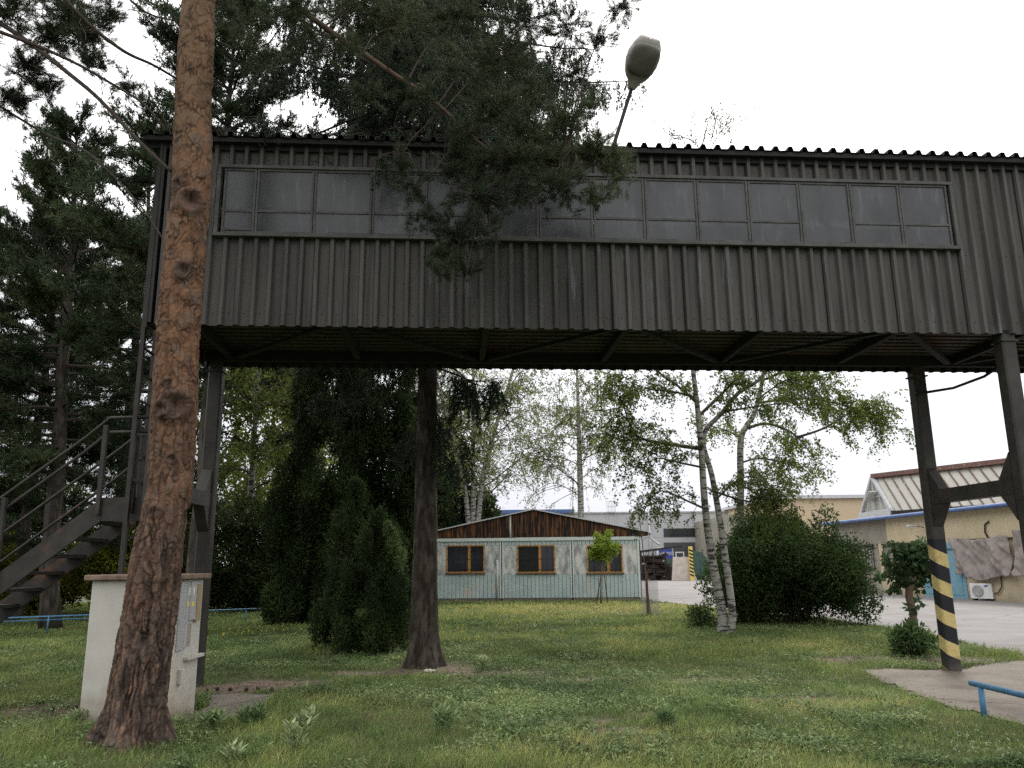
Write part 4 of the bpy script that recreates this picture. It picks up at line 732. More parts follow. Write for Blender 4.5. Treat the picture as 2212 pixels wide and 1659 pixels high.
def spruce2(x, y, h, seed, nb, zb, rad, label):
    root = empty('spruce_tree', (x, y, 0), label=label, cat='tree', group='spruces behind the footbridge'); MB().tube([(0, 0, 0), (0, 0, h)], [.2, .03], 12).build('trunk', m_bark_spruce, root, smooth=True); rs = random.Random(seed); sp_ = []
    for k in range(nb): z = zb + (h - zb) * rs.random() ** 1.1; sp_.append((z, rs.uniform(0, 6.283), rad * (1.05 - (z - zb) / (h - zb) * .9) * rs.uniform(.6, 1.1), rs.uniform(-.1, .2)))
    br, P, U = spruce_branches(sp_, rs, per=12); br.build('branch', m_bark_twig, root, fix=False); n = len(P); P = np.repeat(P, 2, 0); U = unit(np.repeat(U, 2, 0) + rdir(2 * n) * .75)
    cl = Cloud(); cl.leaf(P, U, rdir(2 * n), RNG.uniform(.07, .12, 2 * n), .026, palette(2 * n, SPC, .2, clumpnoise(P, 1.5) * .7 + RNG.random(2 * n) * .3)); cl.build('crown', NEEDLE, root)
spruce2(-2.15, 19.6, 19, 91, 120, 9.6, 5.2, 'second spruce standing exactly behind the nearer one, its boughs spreading wide above the footbridge roof')
# ================================================================== LEFT PINES
gp = 'dark pines behind the staircase'
pine_tree(-12.2, 21.9, 14.4, 3.4, 4.0, 1, 84, 'dark pine with a thick pale brown trunk behind the staircase railing', gp, r0=.22, lean=(-.8, 0), needles=13, per=7, twigs=20, stems=1, W=.02)
pine_tree(-16.5, 23.5, 12.3, 3.6, 2.6, 2, 90, 'bushy dark pine at the far left edge beyond the staircase', gp, r0=.2, needles=13, per=7, twigs=20, W=.02)
pine_tree(-7.6, 19.6, 17.0, 3.6, 6.3, 3, 120, 'dark pine directly behind the big orange trunk with boughs showing under the footbridge', gp, r0=.16, needles=13, per=7, twigs=19, W=.02)
pine_tree(-13.6, 28.0, 17.0, 3.6, 4.5, 4, 72, 'tallest dark pine at the back of the left group', gp, r0=.2, needles=12, per=7, twigs=18, L=.22, W=.028)
pine_tree(-15.3, 25.6, 13.0, 3.4, 2.2, 6, 80, 'dark pine between the far left one and the thick pale brown trunk', gp, r0=.17, needles=12, per=7, twigs=18, L=.2, W=.024)
pine_tree(-6.6, 31, 15.5, 3.6, 6.5, 5, 60, 'grey green pine showing its lower boughs below the footbridge floor beside the columnar conifers', gp, r0=.18, needles=12, per=7, twigs=18, L=.22, W=.028, cols=[(0.035, 0.05, 0.03), (0.05, 0.07, 0.04), (0.075, 0.095, 0.055)])
# ================================================================== dense shrubs / thujas
def leaf_blob(cl, lumps, n, L, W, cols, upb=0.3, shell=.55, jit=.2, cscale=1.0):
    vol = np.array([a * b * c for (_, _, _, a, b, c) in lumps]); pr_ = vol ** .67; pr_ /= pr_.sum(); ix = RNG.choice(len(lumps), n, p=pr_); Lm = np.array(lumps)[ix]
    D = rdir(n); r = shell + (1 - shell) * RNG.random((n, 1)) ** .6; r = r * (1 + .28 * (clumpnoise(Lm[:, :3] + D * 2, 4.3)[:, None] - .5) * 2) * np.where(RNG.random((n, 1)) < .07, RNG.uniform(1.05, 1.5, (n, 1)), 1); P = Lm[:, :3] + D * Lm[:, 3:] * r
    k = P[:, 2] > 0.01; P, D, ix = P[k], D[k], ix[k]; n = len(P); U = unit(D * .5 + rdir(n) * .8 + np.array([0, 0, upb])); N2 = unit(D + rdir(n) * .7)
    tl = RNG.random(len(lumps))[ix]; t = .25 * tl + .45 * clumpnoise(P, 3.0 * cscale) + .3 * RNG.random(n)
    cl.leaf(P, U, N2, RNG.uniform(.7, 1.3, n) * L, RNG.uniform(.7, 1.3, n) * W, palette(n, cols, jit, t))
def lumps_in(rs, cx, cy, cz, rx, ry, rz, n, s):
    o = []
    for i in range(n):
        d = Vector((rs.gauss(0, 1), rs.gauss(0, 1), rs.gauss(0, 1))).normalized() * rs.uniform(.45, .95); q = s * rs.uniform(.6, 1.25); o.append((cx + d.x * rx, cy + d.y * ry, max(q * .4, cz + d.z * rz), q, q, q * rs.uniform(.8, 1.2)))
    return o
def core(root, cx, cy, cz, rx, ry, rz, m, name='stem', n=14, seed=0):
    rs = random.Random(seed); mb = MB()
    for i in range(n):
        a = rs.uniform(0, 6.28); q = rs.uniform(.2, .8); tp = Vector((cx + math.cos(a) * rx * q, cy + math.sin(a) * ry * q, cz + rz * rs.uniform(.2, .8))); b = Vector((cx + math.cos(a) * rx * .15, cy + math.sin(a) * ry * .15, 0))
        mb.tube([b, b.lerp(tp, .5) + Vector((rs.gauss(0, .05), rs.gauss(0, .05), 0)), tp], [.025, .018, .008], 5, cap=False)
    mb.build(name, m, root, fix=False)
THU = [(0.011, 0.020, 0.008), (0.030, 0.050, 0.018), (0.095, 0.14, 0.042)]
def thuja(x, y, h, r, label, seed, n, L=.09, W=.03, cols=THU, group=None, tipl=None):
    rs = random.Random(seed); root = empty('conifer_shrub', (x, y, 0), label=label, cat='conifer', group=group); lm = []
    for i in range(95):
        z = rs.uniform(.03, 1) ** .8 * h if i > 10 else r * .35; rr = r * (1 - (z / h) ** 2.2) ** .6 * (0.85 if z < .15 * h else 1); a = rs.uniform(0, 6.28); q = rs.uniform(.15, .95) * rr; s_ = max(.10, rr * .32) * rs.uniform(.6, 1.2); lm.append((math.cos(a) * q, math.sin(a) * q, z, s_ * .8, s_ * .8, s_ * 1.9))
    cl = Cloud(); leaf_blob(cl, lm, n, L, W, cols, upb=.5)
    if tipl: leaf_blob(cl, tipl, int(n * .035), L, W, [(0.08, .12, .04), (0.14, .19, .07)], upb=.6)
    cl.build('crown', LEAF, root); core(root, 0, 0, h * .5, r * .4, r * .4, h * .4, m_bark_twig, 'trunk', 10, seed); return root
thuja(-2.55, 15.4, 2.5, .78, 'lower dark conifer shrub beside the spruce trunk with pale fresh tips', 31, 52000, .065, .022, tipl=[(.35, -.45, 2.0, .09, .1, .28), (.5, -.5, 1.7, .09, .1, .2), (-.1, -.7, .75, .12, .05, .06), (.25, -.5, 2.25, .06, .06, .12)])
thuja(-3.25, 16.6, 3.2, .72, 'taller dark conifer shrub left behind the one with pale tips', 32, 46000, .07, .024)
g2 = 'columnar conifers behind the lawn'
thuja(-5.9, 22.8, 7.6, 1.15, 'leftmost tall columnar conifer behind the lawn', 33, 52000, .12, .045, group=g2)
thuja(-4.5, 22.3, 9.0, 1.25, 'middle tall columnar conifer behind the lawn', 34, 56000, .12, .045, group=g2)
thuja(-3.1, 22.9, 8.6, 1.2, 'tall columnar conifer partly covered by the spruce trunk', 35, 50000, .12, .045, group=g2)
thuja(-8.6, 30.5, 3.9, 1.9, 'low dark evergreen mass left of the columnar conifers', 36, 34000, .12, .05)
# big shrub
def shrub(name, x, y, rx, ry, h, n, L, W, cols, label, cat, seed, nl=46, s=.55, group=None, extra=()):
    root = empty(name, (x, y, 0), label=label, cat=cat, group=group); rs = random.Random(seed); lm = lumps_in(rs, 0, 0, h * .42, rx * .85, ry * .85, h * .46, nl, s) + [tuple(q) for q in extra]
    cl = Cloud(); leaf_blob(cl, lm, n, L, W, cols); cl.build('foliage', LEAF, root); core(root, 0, 0, h * .45, rx, ry, h * .5, m_bark_twig, 'stem', 16, seed); return root
BU = [(0.022, 0.040, 0.015), (0.044, 0.074, 0.024), (0.085, 0.125, 0.038)]
shrub('bush', 7.15, 21.9, 2.15, 1.9, 2.75, 95000, .075, .045, BU, 'large dense green bush between the birches and the road', 'bush', 41, 60, .62, extra=[(1.0, -.6, 2.5, .35, .35, .5), (.2, -.3, 2.45, .4, .4, .35), (-.6, 0, 2.4, .45, .4, .35), (1.5, -1.2, .6, .5, .5, .6)])
shrub('bush', 4.6, 20.6, .34, .3, .75, 1700, .06, .035, BU, 'small dark bush at the foot of the twin birch', 'bush', 42, 12, .25)
# forsythia and hedge row on the left
FO = [(0.05, 0.07, 0.018), (0.13, 0.14, 0.022), (0.32, 0.27, 0.035)]; HG = [(0.018, 0.03, 0.012), (0.034, 0.052, 0.018), (0.065, 0.09, 0.028)]
hi = [(-21, 28, 2.6, 3.0, FO, 'yellow green flowering bush at the far left behind the blue pipe rail'), (-17.6, 28.2, 2.4, 3.0, FO, 'yellow flowering bush seen through the stair treads'), (-13.8, 28.6, 2.5, 3.2, FO, 'yellow flowering bush left of the utility kiosk'), (-10.2, 29.8, 2.4, 4.2, HG, 'dark hedge bush right of the utility kiosk'),
      (-24.5, 32, 3, 5.5, HG, 'dark bush at the far left edge, taller than the flowering ones'), (-19.5, 33.5, 3.2, 6.2, HG, 'tall dark bush behind the yellow flowering bushes'), (-14.8, 34.5, 3.4, 6.6, HG, 'tallest dark bush behind the staircase')]
for i, (x_, y_, r, h, c, lb) in enumerate(hi): shrub('bush', x_, y_, r, 1.5, h, 24000, .12, .075, c, lb, 'bush', 50 + i, 26, .75, group='bushes behind the blue pipe rail')
# low growth strip at the foot of the hedge
# ================================================================== birches
def birch(name, x, y, stems, prim, seed, leafn, LS, cols, label, hang=.8, group=None, twr=.004, leafless=False, hangd=6, auto=None, cat='tree'):
    root = empty(name, (x, y, 0), label=label, cat=cat, group=group); rs = random.Random(seed); o3 = Vector((x, y, 0)); P = []; allb = []
    for si, (pts, radii) in enumerate(stems):
        pl = smooth_path([Vector(q) - o3 for q in pts], 6); m = len(pl); rr = list(np.interp(np.linspace(0, 1, m), np.linspace(0, 1, len(radii)), radii)); mb = MB(); mb.tube(pl, rr, 14); t = mb.build('trunk', m_birch, root, smooth=True, fix=False)
        th = t.data.attributes.new('thin', 'FLOAT', 'POINT'); rv = np.repeat(rr, 14)
        th.data.foreach_set('value', np.clip((0.075 - rv) / .05, 0, 1).astype(np.float32)); allb.append(pl)
        if auto:
            for k in range(auto[0]):
                u = rs.uniform(auto[1], 1); q, dd = pt_on(pl, u); az = rs.uniform(0, 6.28); l = auto[2] * (1.15 - u * .75) * rs.uniform(.6, 1.1); prim.append((q, Vector((math.cos(az), math.sin(az), auto[3])), l, None))
    br = MB(); tw = MB(); secs = []
    for q in prim:
        if q[3] is None: pl = polyline(q[0], q[1], q[2], 8, (0, 0, -.25), .12, rs); r0 = .01 + q[2] * .009
        else: pl = smooth_path([Vector(v) - o3 for v in q[3]], 4); r0 = q[2]
        br.tube(pl, taper(r0, .007, len(pl) - 1), 6, cap=False); L_b = sum((pl[i + 1] - pl[i]).length for i in range(len(pl) - 1)); secs.append((pl, L_b))
    tot = sum(l for _, l in secs); nsec = int(tot * hangd)
    for k in range(nsec):
        r_ = rs.uniform(0, tot); i = 0
        while r_ > secs[i][1] and i < len(secs) - 1: r_ -= secs[i][1]; i += 1
        q, dd = pt_on(secs[i][0], .15 + .85 * rs.random()); s1 = polyline(q, dd * .7 + Vector((rs.gauss(0, .6), rs.gauss(0, .6), rs.gauss(.25, .4))), rs.uniform(.4, 1.1) * hang * 1.1, 4, (0, 0, -.5), .15, rs); tw.tube(s1, taper(.007 * twr / .004, .0035 * twr / .004, 4), 4, cap=False)
        for h_ in range(4):
            a_, ad = pt_on(s1, rs.uniform(.3, 1)); s2 = polyline(a_, ad * .6 + Vector((rs.gauss(0, .45), rs.gauss(0, .45), rs.gauss(-.25, .4))), rs.uniform(.3, 1) * hang, 4, (0.1, 0, -1.0), .1, rs); tw.tube(s2, taper(twr * .7, twr * .4, 4), 3, cap=False)
            for g in range(leafn): a2, _ = pt_on(s2, rs.random()); P.append((a2.x + rs.gauss(0, LS * .5), a2.y + rs.gauss(0, LS * .5), a2.z + rs.gauss(0, LS * .5)))
    b = br.build('branch', m_birch, root, smooth=True, fix=False); th = b.data.attributes.new('thin', 'FLOAT', 'POINT'); th.data.foreach_set('value', np.ones(len(b.data.vertices), np.float32))
    tw.build('twig', m_bark_twig, root, fix=False); P = np.array(P); P = P[(P[:, 2] < 11.3) | (RNG.random(len(P)) < .12)] if 'twin' in label else P; n = len(P); cl = Cloud(); U = unit(rdir(n) + np.array([.25, 0, -.5])); cl.leaf(P, U, rdir(n), RNG.uniform(.7, 1.35, n) * LS, RNG.uniform(.5, .9, n) * LS, palette(n, cols, .2, clumpnoise(P, 1.2) * .6 + RNG.random(n) * .4)); cl.build('crown', LEAF, root); print(label, n); return root
BC = [(0.055, 0.085, 0.02), (0.10, 0.14, 0.034), (0.18, 0.225, 0.055)]
Yb = 19.1
def A(px, py, Y=Yb): return at(px, py, Y)
s1_ = [A(1560, 1372), A(1560, 1326), A(1537, 1200), A(1523, 1094), A(1516, 989), A(1512, 936), A(1505, 866), A(1498, 806), A(1480, 600, 19.3), A(1500, 400, 19.5), A(1530, 260, 19.5)]
s2_ = [A(1570, 1375, 19.0), A(1582, 1326, 19), A(1561, 1165, 19.1), A(1547, 1077, 19.2), A(1537, 1024, 19.3), A(1519, 943, 19.4), A(1561, 890, 19.4), A(1596, 848, 19.4), A(1649, 809, 19.5), A(1700, 700, 19.6), A(1740, 560, 19.6)]
prim = [(0, 0, .055, [A(1510, 968), A(1456, 961), A(1385, 947, 18.9), A(1364, 925, 18.8), A(1344, 869, 18.7), A(1326, 841, 18.6)]), (0, 0, .03, [A(1385, 947, 18.9), A(1340, 950, 18.8), A(1300, 930, 18.7)]), (0, 0, .045, [A(1508, 900), A(1560, 850), A(1600, 810, 18.8), A(1660, 760, 18.6)]),
        (0, 0, .04, [A(1505, 870), A(1460, 830), A(1420, 800), A(1390, 740)]), (0, 0, .035, [A(1505, 860), A(1450, 845), A(1390, 838), A(1340, 810)]), (0, 0, .03, [A(1525, 1100), A(1480, 1080), A(1430, 1060), A(1400, 1085)]), (0, 0, .03, [A(1545, 1080), A(1590, 1040), A(1630, 1030), A(1680, 1060)]),
        (0, 0, .03, [A(1520, 1010), A(1470, 1000), A(1420, 990), A(1380, 1010)]), (0, 0, .03, [A(1540, 1060), A(1600, 1080), A(1660, 1090), A(1700, 1120)]), (0, 0, .03, [A(1520, 640, 19.4), A(1600, 560), A(1640, 500)]), (0, 0, .03, [A(1500, 640, 19.3), A(1430, 580), A(1380, 540)]), (0, 0, .03, [A(1560, 890, 19.4), A(1620, 880), A(1690, 870), A(1760, 850)]),
        (0, 0, .012, [A(1530, 330, 19.5), A(1560, 280), A(1580, 262)]), (0, 0, .012, [A(1525, 340, 19.5), A(1490, 300), A(1455, 300)]), (0, 0, .012, [A(1530, 320, 19.5), A(1545, 270), A(1540, 240)])]
birch('birch_tree', 4.8, Yb, [(s1_, [.135, .115, .092, .082, .075, .07, .062, .055, .045, .028, .01]), (s2_, [.095, .088, .078, .07, .066, .062, .055, .05, .04, .025, .01])], prim, 61, 20, .058, BC, 'twin stemmed white birch on the lawn left of the large bush, spreading light green crown', hang=.65, hangd=17.0)
s3_ = [A(1604, 1370, 22.5), A(1600, 1200, 22.5), A(1600, 1059, 22.5), A(1600, 953, 22.5), A(1614, 918, 22.5), A(1630, 890, 22.5), A(1650, 800, 22.5), A(1670, 600, 22.5)]
prim3 = [(0, 0, .05, [A(1614, 925, 22.5), A(1655, 915, 22.3), A(1702, 930, 22), A(1731, 954, 21.8), A(1759, 989, 21.6)]), (0, 0, .04, [A(1720, 945, 21.9), A(1780, 925, 21.6), A(1840, 890, 21.4), A(1890, 880, 21.3)]), (0, 0, .04, [A(1640, 870, 22.5), A(1720, 860, 22), A(1800, 870, 21.6), A(1880, 895, 21.3), A(1915, 920, 21.2)]), (0, 0, .04, [A(1650, 820, 22.5), A(1730, 800, 22), A(1820, 860, 21.5)]),
         (0, 0, .03, [A(1600, 1000, 22.5), A(1640, 990, 22.3), A(1690, 1000, 22), A(1730, 1010, 22)]), (0, 0, .035, [A(1605, 950, 22.5), A(1570, 930, 22.3), A(1530, 920, 22)]), (0, 0, .03, [A(1600, 1050, 22.5), A(1650, 1060, 22), A(1690, 1040, 21.8)]), (0, 0, .03, [A(1640, 860, 22.5), A(1700, 820, 22), A(1760, 815, 22)])]
birch('birch_tree', s3_[0].x, 22.5, [(s3_, [.10, .10, .095, .09, .08, .07, .055, .02])], prim3, 62, 18, .066, [(0.08, 0.115, 0.022), (0.14, 0.19, 0.035), (0.23, 0.28, 0.06)], 'single birch behind the large bush whose bright green boughs reach toward the striped post', hang=.7, hangd=15.0, twr=.0045)
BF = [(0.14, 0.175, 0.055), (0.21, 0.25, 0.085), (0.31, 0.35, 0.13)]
def far_birch(px, py, Y, h, r, seed, label, auto, hang, leafn=10, hd=1.6, lean=0, cols=BF, LS=.12, stems=1):
    b = at(px, py, Y); st = []
    for k in range(stems):
        dx = (k - (stems - 1) / 2) * 4.4; st.append(([Vector((b.x, Y, 0)), Vector((b.x + lean * .3 + dx * .15, Y, h * .35)), Vector((b.x + lean * .7 + dx * .6, Y, h * .7)), Vector((b.x + lean + dx, Y, h))], [r, r * .8, r * .45, .02]))
    return birch('birch_tree', b.x, Y, st, [], seed, leafn, LS, cols, label, hang=hang, hangd=hd, group='birches beyond the hut', twr=.012, auto=auto)
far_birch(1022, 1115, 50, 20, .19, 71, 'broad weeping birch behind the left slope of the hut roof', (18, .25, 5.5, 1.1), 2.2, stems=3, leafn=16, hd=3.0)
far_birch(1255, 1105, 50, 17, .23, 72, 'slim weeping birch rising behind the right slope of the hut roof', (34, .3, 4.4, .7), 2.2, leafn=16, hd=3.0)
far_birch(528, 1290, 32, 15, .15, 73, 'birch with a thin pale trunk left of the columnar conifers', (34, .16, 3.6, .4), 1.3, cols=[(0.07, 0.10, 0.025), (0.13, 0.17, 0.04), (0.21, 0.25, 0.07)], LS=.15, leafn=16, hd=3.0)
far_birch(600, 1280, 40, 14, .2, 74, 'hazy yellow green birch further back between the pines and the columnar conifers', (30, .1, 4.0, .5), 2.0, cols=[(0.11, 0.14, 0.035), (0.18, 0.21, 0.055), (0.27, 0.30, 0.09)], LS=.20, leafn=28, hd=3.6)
# dark conifers and bush behind hut
def far_conifer(px, Y, h, r, seed, label, cols=SPC):
    b = at(px, 1110, Y); rs = random.Random(seed); root = empty('spruce_tree', (b.x, Y, 0), label=label, cat='tree', group='dark spruces behind the hut'); lm = []
    for i in range(70):
        z = rs.uniform(.08, 1) * h; rr = r * (1 - z / h) ** .8 + .15; a = rs.uniform(0, 6.28); q = rs.uniform(.3, .9) * rr; s_ = rr * .4 + .15; lm.append((math.cos(a) * q, math.sin(a) * q, z, s_, s_, s_ * .7))
    cl = Cloud(); leaf_blob(cl, lm, 26000, .28, .10, cols, upb=-.3); cl.build('crown', LEAF, root); MB().tube([(0, 0, 0), (0, 0, h * .98)], [.25, .03], 8).build('trunk', m_bark_dark, root, smooth=True)
far_conifer(975, 52, 12.5, 3.0, 81, 'dark spruce just right of the foreground spruce trunk, behind the hut')
far_conifer(1045, 56, 6.8, 2.6, 82, 'low rounded dark spruce behind the hut roof', [(0.02, .035, .015), (.035, .055, .02), (.05, .075, .03)])
far_conifer(915, 49, 10.5, 2.4, 83, 'dark spruce hidden mostly by the foreground spruce trunk', HG)
# ================================================================== HUT
PR, PL = hz(1385, 1297), hz(950, 1300); HA = math.atan2(PR.y - PL.y, PR.x - PL.x); hu = (PR - PL).normalized(); hn = Vector((-hu.y, hu.x, 0))
def on_hut(px, py):
    a, f, u = ray(px, py); t = PL.dot(hn) / (a * hn.x + f * hn.y); p = Vector((a, f, 0)) * t; return ((p - PL).dot(hu), EYE + u * t)
HU = empty('wooden_hut', tuple(PL), HA, label='single storey pale aqua hut with barred windows and a dark brown board gable', cat='hut')
xr = (PR - PL).length; apx, apz = on_hut(1152, 1099); rex, rez = on_hut(1401, 1147); xl_ = 2 * apx - xr; lex = 2 * apx - rex; _, zt = on_hut(1270, 1161); _, zmid = on_hut(1200, 1241); _, zmt = on_hut(1200, 1177); DEP = 12
MB().box(xl_, xr, .02, DEP, .12, zt).build('wall', m_aqua, HU)
MB().box(xl_ - .02, xr - .02, .0, DEP - .05, -.05, .117).build('foundation', m_concrete, HU)
jx = [on_hut(1084, 1230)[0], on_hut(1236, 1230)[0]]
# lower battens: each panel is boards with dark joints, on the wall face
m_joint = nmat("dark joint", (0.07, 0.09, 0.09), (0.1, .12, .12), 5, .9)
edges = [xl_, jx[0], jx[1], xr]
lo_ = MB(); up_b = MB(); jt = MB(); md_ = MB(); bd = .172
for k in range(3):
    a, b = edges[k] + .1, edges[k + 1] - .1; nb_ = int(round((b - a) / bd)); st_ = (b - a) / nb_
    for i in range(nb_): lo_.box(a + i * st_ + .008, a + (i + 1) * st_ - .008, -.012, .018, .14, zmid); up_b.box(a + i * st_ + .008, a + (i + 1) * st_ - .008, -.010, .018, zmt + .005, zt - .12)
    jt.box(a, b, .012, .0195, .135, zmid - .002).box(a, b, .012, .0195, zmt + .007, zt - .122); md_.box(a - .02, b + .02, -.004, .0185, zmid + .004, zmt)
lo_.build('lower_boards', m_aqua, HU); up_b.build('upper_boards', m_aqua, HU); jt.build('board_joints', m_joint, HU); md_.build('mid_panels', m_mottle, HU)
tr = MB(); tr.box(xl_, xr, -.06, .0185, zt - .115, zt + .02)
for q in jx: tr.box(q - .085, q - .02, -.03, .0185, .13, zt - .12).box(q + .02, q + .085, -.03, .0185, .13, zt - .12)
tr.box(xr - .08, xr + .01, -.03, .0185, .13, zt - .12); tr.build('trim', m_aqua_trim, HU)
for q in jx + [xr + .03]: MB().box(q - .018, q + .018, -.035, .015, .05, zt - .12).build('downpipe', m_dark, HU)
MB().tube([(jx[0] - .2, -.05, .06), (jx[0] - .2, -.05, 1.75)], .03, 8).build('downpipe', m_zinc, HU, smooth=True)
# gable boards
def rz_at(x_): return apz - (apz - rez) * abs(x_ - apx) / (rex - apx)
gb = MB(); x_ = lex + .05; rs = random.Random(9)
while x_ < rex - .05:
    x2 = min(x_ + .115, rex - .05); yy = -.06 - rs.uniform(0, .008); gb.prism([(x_ + .003, zt + .035), (x2 - .003, zt + .035), (x2 - .003, max(zt + .04, rz_at(x2) - .06)), (x_ + .003, max(zt + .04, rz_at(x_) - .06))], (0, yy, 0), (1, 0, 0), (0, 0, 1), (0, .03, 0)); x_ = x2
gb.build('gable_boards', m_gable, HU)
MB().prism([(lex + .1, zt + .03), (rex - .1, zt + .03), (apx, apz - .08)], (0, -.02, 0), (1, 0, 0), (0, 0, 1), (0, .03, 0)).build('gable_backing', m_black, HU)
for s_ in (-1, 1):
    ex_ = rex + .05 if s_ > 0 else lex - .05; zz = rez - .015; mb = MB(); mb.prism([(apx, apz), (ex_, zz), (ex_, zz - .05), (apx, apz - .05)], (0, -.16, 0), (1, 0, 0), (0, 0, 1), (0, DEP + .3, 0)); mb.build('roof', m_zinc, HU)
MB().box(apx - 1.05, apx - .98, -.075, -.07, zt + .04, rz_at(apx - 1) - .07).build('gable_strip', m_mottle, HU)
gx_ = rex + .04; MB().tube([(gx_, -.2, rez - .08), (gx_, DEP, rez - .08)], .07, 8).tube([(gx_, -.1, rez - .1), (gx_ + .02, -.1, rez - .3), (gx_ + .28, -.12, rez - .52), (gx_ + .42, -.12, rez - .6)], .04, 8).build('gutter', m_zinc, HU, smooth=True)
def hut_window(x0, x1, z0, z1, open_left=False):
    f = MB(); w_ = .055; mid = x0 + (x1 - x0) * .6
    f.box(x0, x0 + w_, -.05, .0, z0, z1).box(x1 - w_, x1, -.05, .0, z0, z1).box(x0 + w_, x1 - w_, -.048, .0, z0, z0 + .05).box(x0 + w_, x1 - w_, -.048, .0, z1 - .05, z1).box(mid - .06, mid + .06, -.052, .0, z0 + .051, z1 - .051)
    fo = f.build('window', m_orange, HU); MB().box(x0 + w_, mid - .06, -.02, -.008, z0 + .05, z1 - .05).build('pane', m_black if open_left else m_glassdark, fo); MB().box(mid + .06, x1 - w_, -.02, -.008, z0 + .05, z1 - .05).build('pane', m_glassdark, fo)  # open sash holds no glass: a black sheet paints the unlit room
    g = MB()
    for i in range(7): xx = x0 + (x1 - x0) * (i + .5) / 7; g.box(xx - .006, xx + .006, -.085, -.073, z0 + .03, z1 + .02)
    for zz in (z0 + .15, (z0 + z1) / 2, z1 - .12): g.box(x0 - .02, x1 + .02, -.072, -.062, zz - .006, zz + .006)
    g.build('bars', m_dark, fo); MB().box(x0 - .05, x1 + .05, -.09, -.0, z0 - .045, z0 - .002).build('sill', m_wood, fo)
for a, b, op in ((965, 1047, False), (1117, 1200, True), (1267, 1346, False)):
    x0, z1 = on_hut(a, 1178); x1, z0 = on_hut(b, 1237); hut_window(x0, x1, z0, z1, op)
# curtain/door shapes seen inside are left as glass; pale cabinet seen in the middle window
xx0, zz0 = on_hut(1177, 1236); MB().box(xx0, xx0 + .42, -.0065, -.0055, zz0, zz0 + .5).build('cabinet_front', m_acwhite, HU)
xx0, zz0 = on_hut(985, 1236); MB().box(xx0, xx0 + .3, -.0065, -.0055, zz0 + .05, zz0 + 1.0).build('inner_door', m_tan, HU)
# ================================================================== small trees on the lawn
def P_(px, py, Y): return at(px, py, Y)
b0 = hz(1298, 1307); RT = empty('ornamental_tree', tuple(b0), label='small round headed tree with lime green leaves in front of the hut', cat='tree')
c = P_(1302, 1186, b0.y) - b0; tp = P_(1300, 1215, b0.y) - b0
MB().tube([(0, 0, 0), (0.03, 0, tp.z * .5), tuple(tp), tuple(c)], [.03, .025, .02, .01], 8).build('trunk', m_bark_mul, RT, smooth=True)
cl = Cloud(); rs = random.Random(2); leaf_blob(cl, lumps_in(rs, c.x, c.y, c.z, .55, .5, .44, 24, .2) + [(c.x - .2, c.y, c.z + .5, .14, .14, .2), (c.x + .25, c.y, c.z + .55, .14, .14, .22)], 4200, .085, .06, [(0.12, 0.18, 0.025), (0.20, 0.28, 0.04), (0.30, 0.38, 0.07)], shell=.2); cl.build('crown', LEAF, RT)
for px, tx in ((1288, 1301), (1313, 1304)):
    bb = hz(px, 1306); o = MB().tube([(0, 0, 0), tuple(P_(tx, 1225, b0.y) - bb)], .022, 6).build('tree_stake', m_wood, smooth=True); o.location = bb; tag(o, 'left slanting wooden stake propping the lime green tree' if px < 1300 else 'right slanting wooden stake propping the lime green tree', 'stake', 'stakes of the lime green tree')
b1 = hz(1400, 1331); o = MB().box(-.035, .035, -.035, .035, 0, P_(1400, 1236, b1.y).z).build('tree_stake', m_wood, bevel=.004); o.location = b1; tag(o, 'brown wooden stake standing alone on the lawn before the road', 'stake')
gm = bpy.data.materials.new("wire mesh guard"); gm.use_nodes = True; N_ = gm.node_tree.nodes; L_ = gm.node_tree.links; b_ = N_['Principled BSDF']; b_.inputs['Base Color'].default_value = (.35, .35, .35, 1); trn = N_.new('ShaderNodeBsdfTransparent'); mxs = N_.new('ShaderNodeMixShader'); mxs.inputs[0].default_value = .75; L_.new(b_.outputs[0], mxs.inputs[1]); L_.new(trn.outputs[0], mxs.inputs[2]); L_.new(mxs.outputs[0], N_['Material Output'].inputs[0])
o = MB().tube([(.12, .25, 0), (.12, .25, 1.05)], .27, 16, cap=False).build('tree_guard', gm, smooth=True); o.location = b1; tag(o, 'thin see through mesh tree guard behind the lone brown stake', 'tree guard')
SA = empty('sapling', tuple(b1 + Vector((.12, .25, 0))), label='thin almost leafless sapling inside the mesh guard by the road', cat='tree'); rs = random.Random(5); st_ = [Vector((0, 0, 0)), Vector((-.08, 0, 1)), Vector((-.16, 0, 2.2)), Vector((-.22, 0, 3.1)), Vector((-.25, 0, 3.7))]; mb = MB(); mb.tube(st_, [.02, .018, .014, .008, .003], 6); P = []
for k in range(16):
    q, _ = pt_on(st_, rs.uniform(.45, 1)); t_ = polyline(q, (rs.gauss(0, 1), rs.gauss(0, 1), 1.2), rs.uniform(.2, .5), 3, (0, 0, .2), .1, rs); mb.tube(t_, taper(.006, .003, 3), 4, cap=False)
    for g in range(4): a2, _ = pt_on(t_, rs.random()); P.append(tuple(a2))
mb.build('trunk', m_bark_mul, SA, fix=False); P = np.array(P); cl = Cloud(); cl.leaf(P, rdir(len(P)), rdir(len(P)), .05, .03, palette(len(P), [(0.15, .17, .05), (.25, .24, .1)])); cl.build('leaves', LEAF, SA)
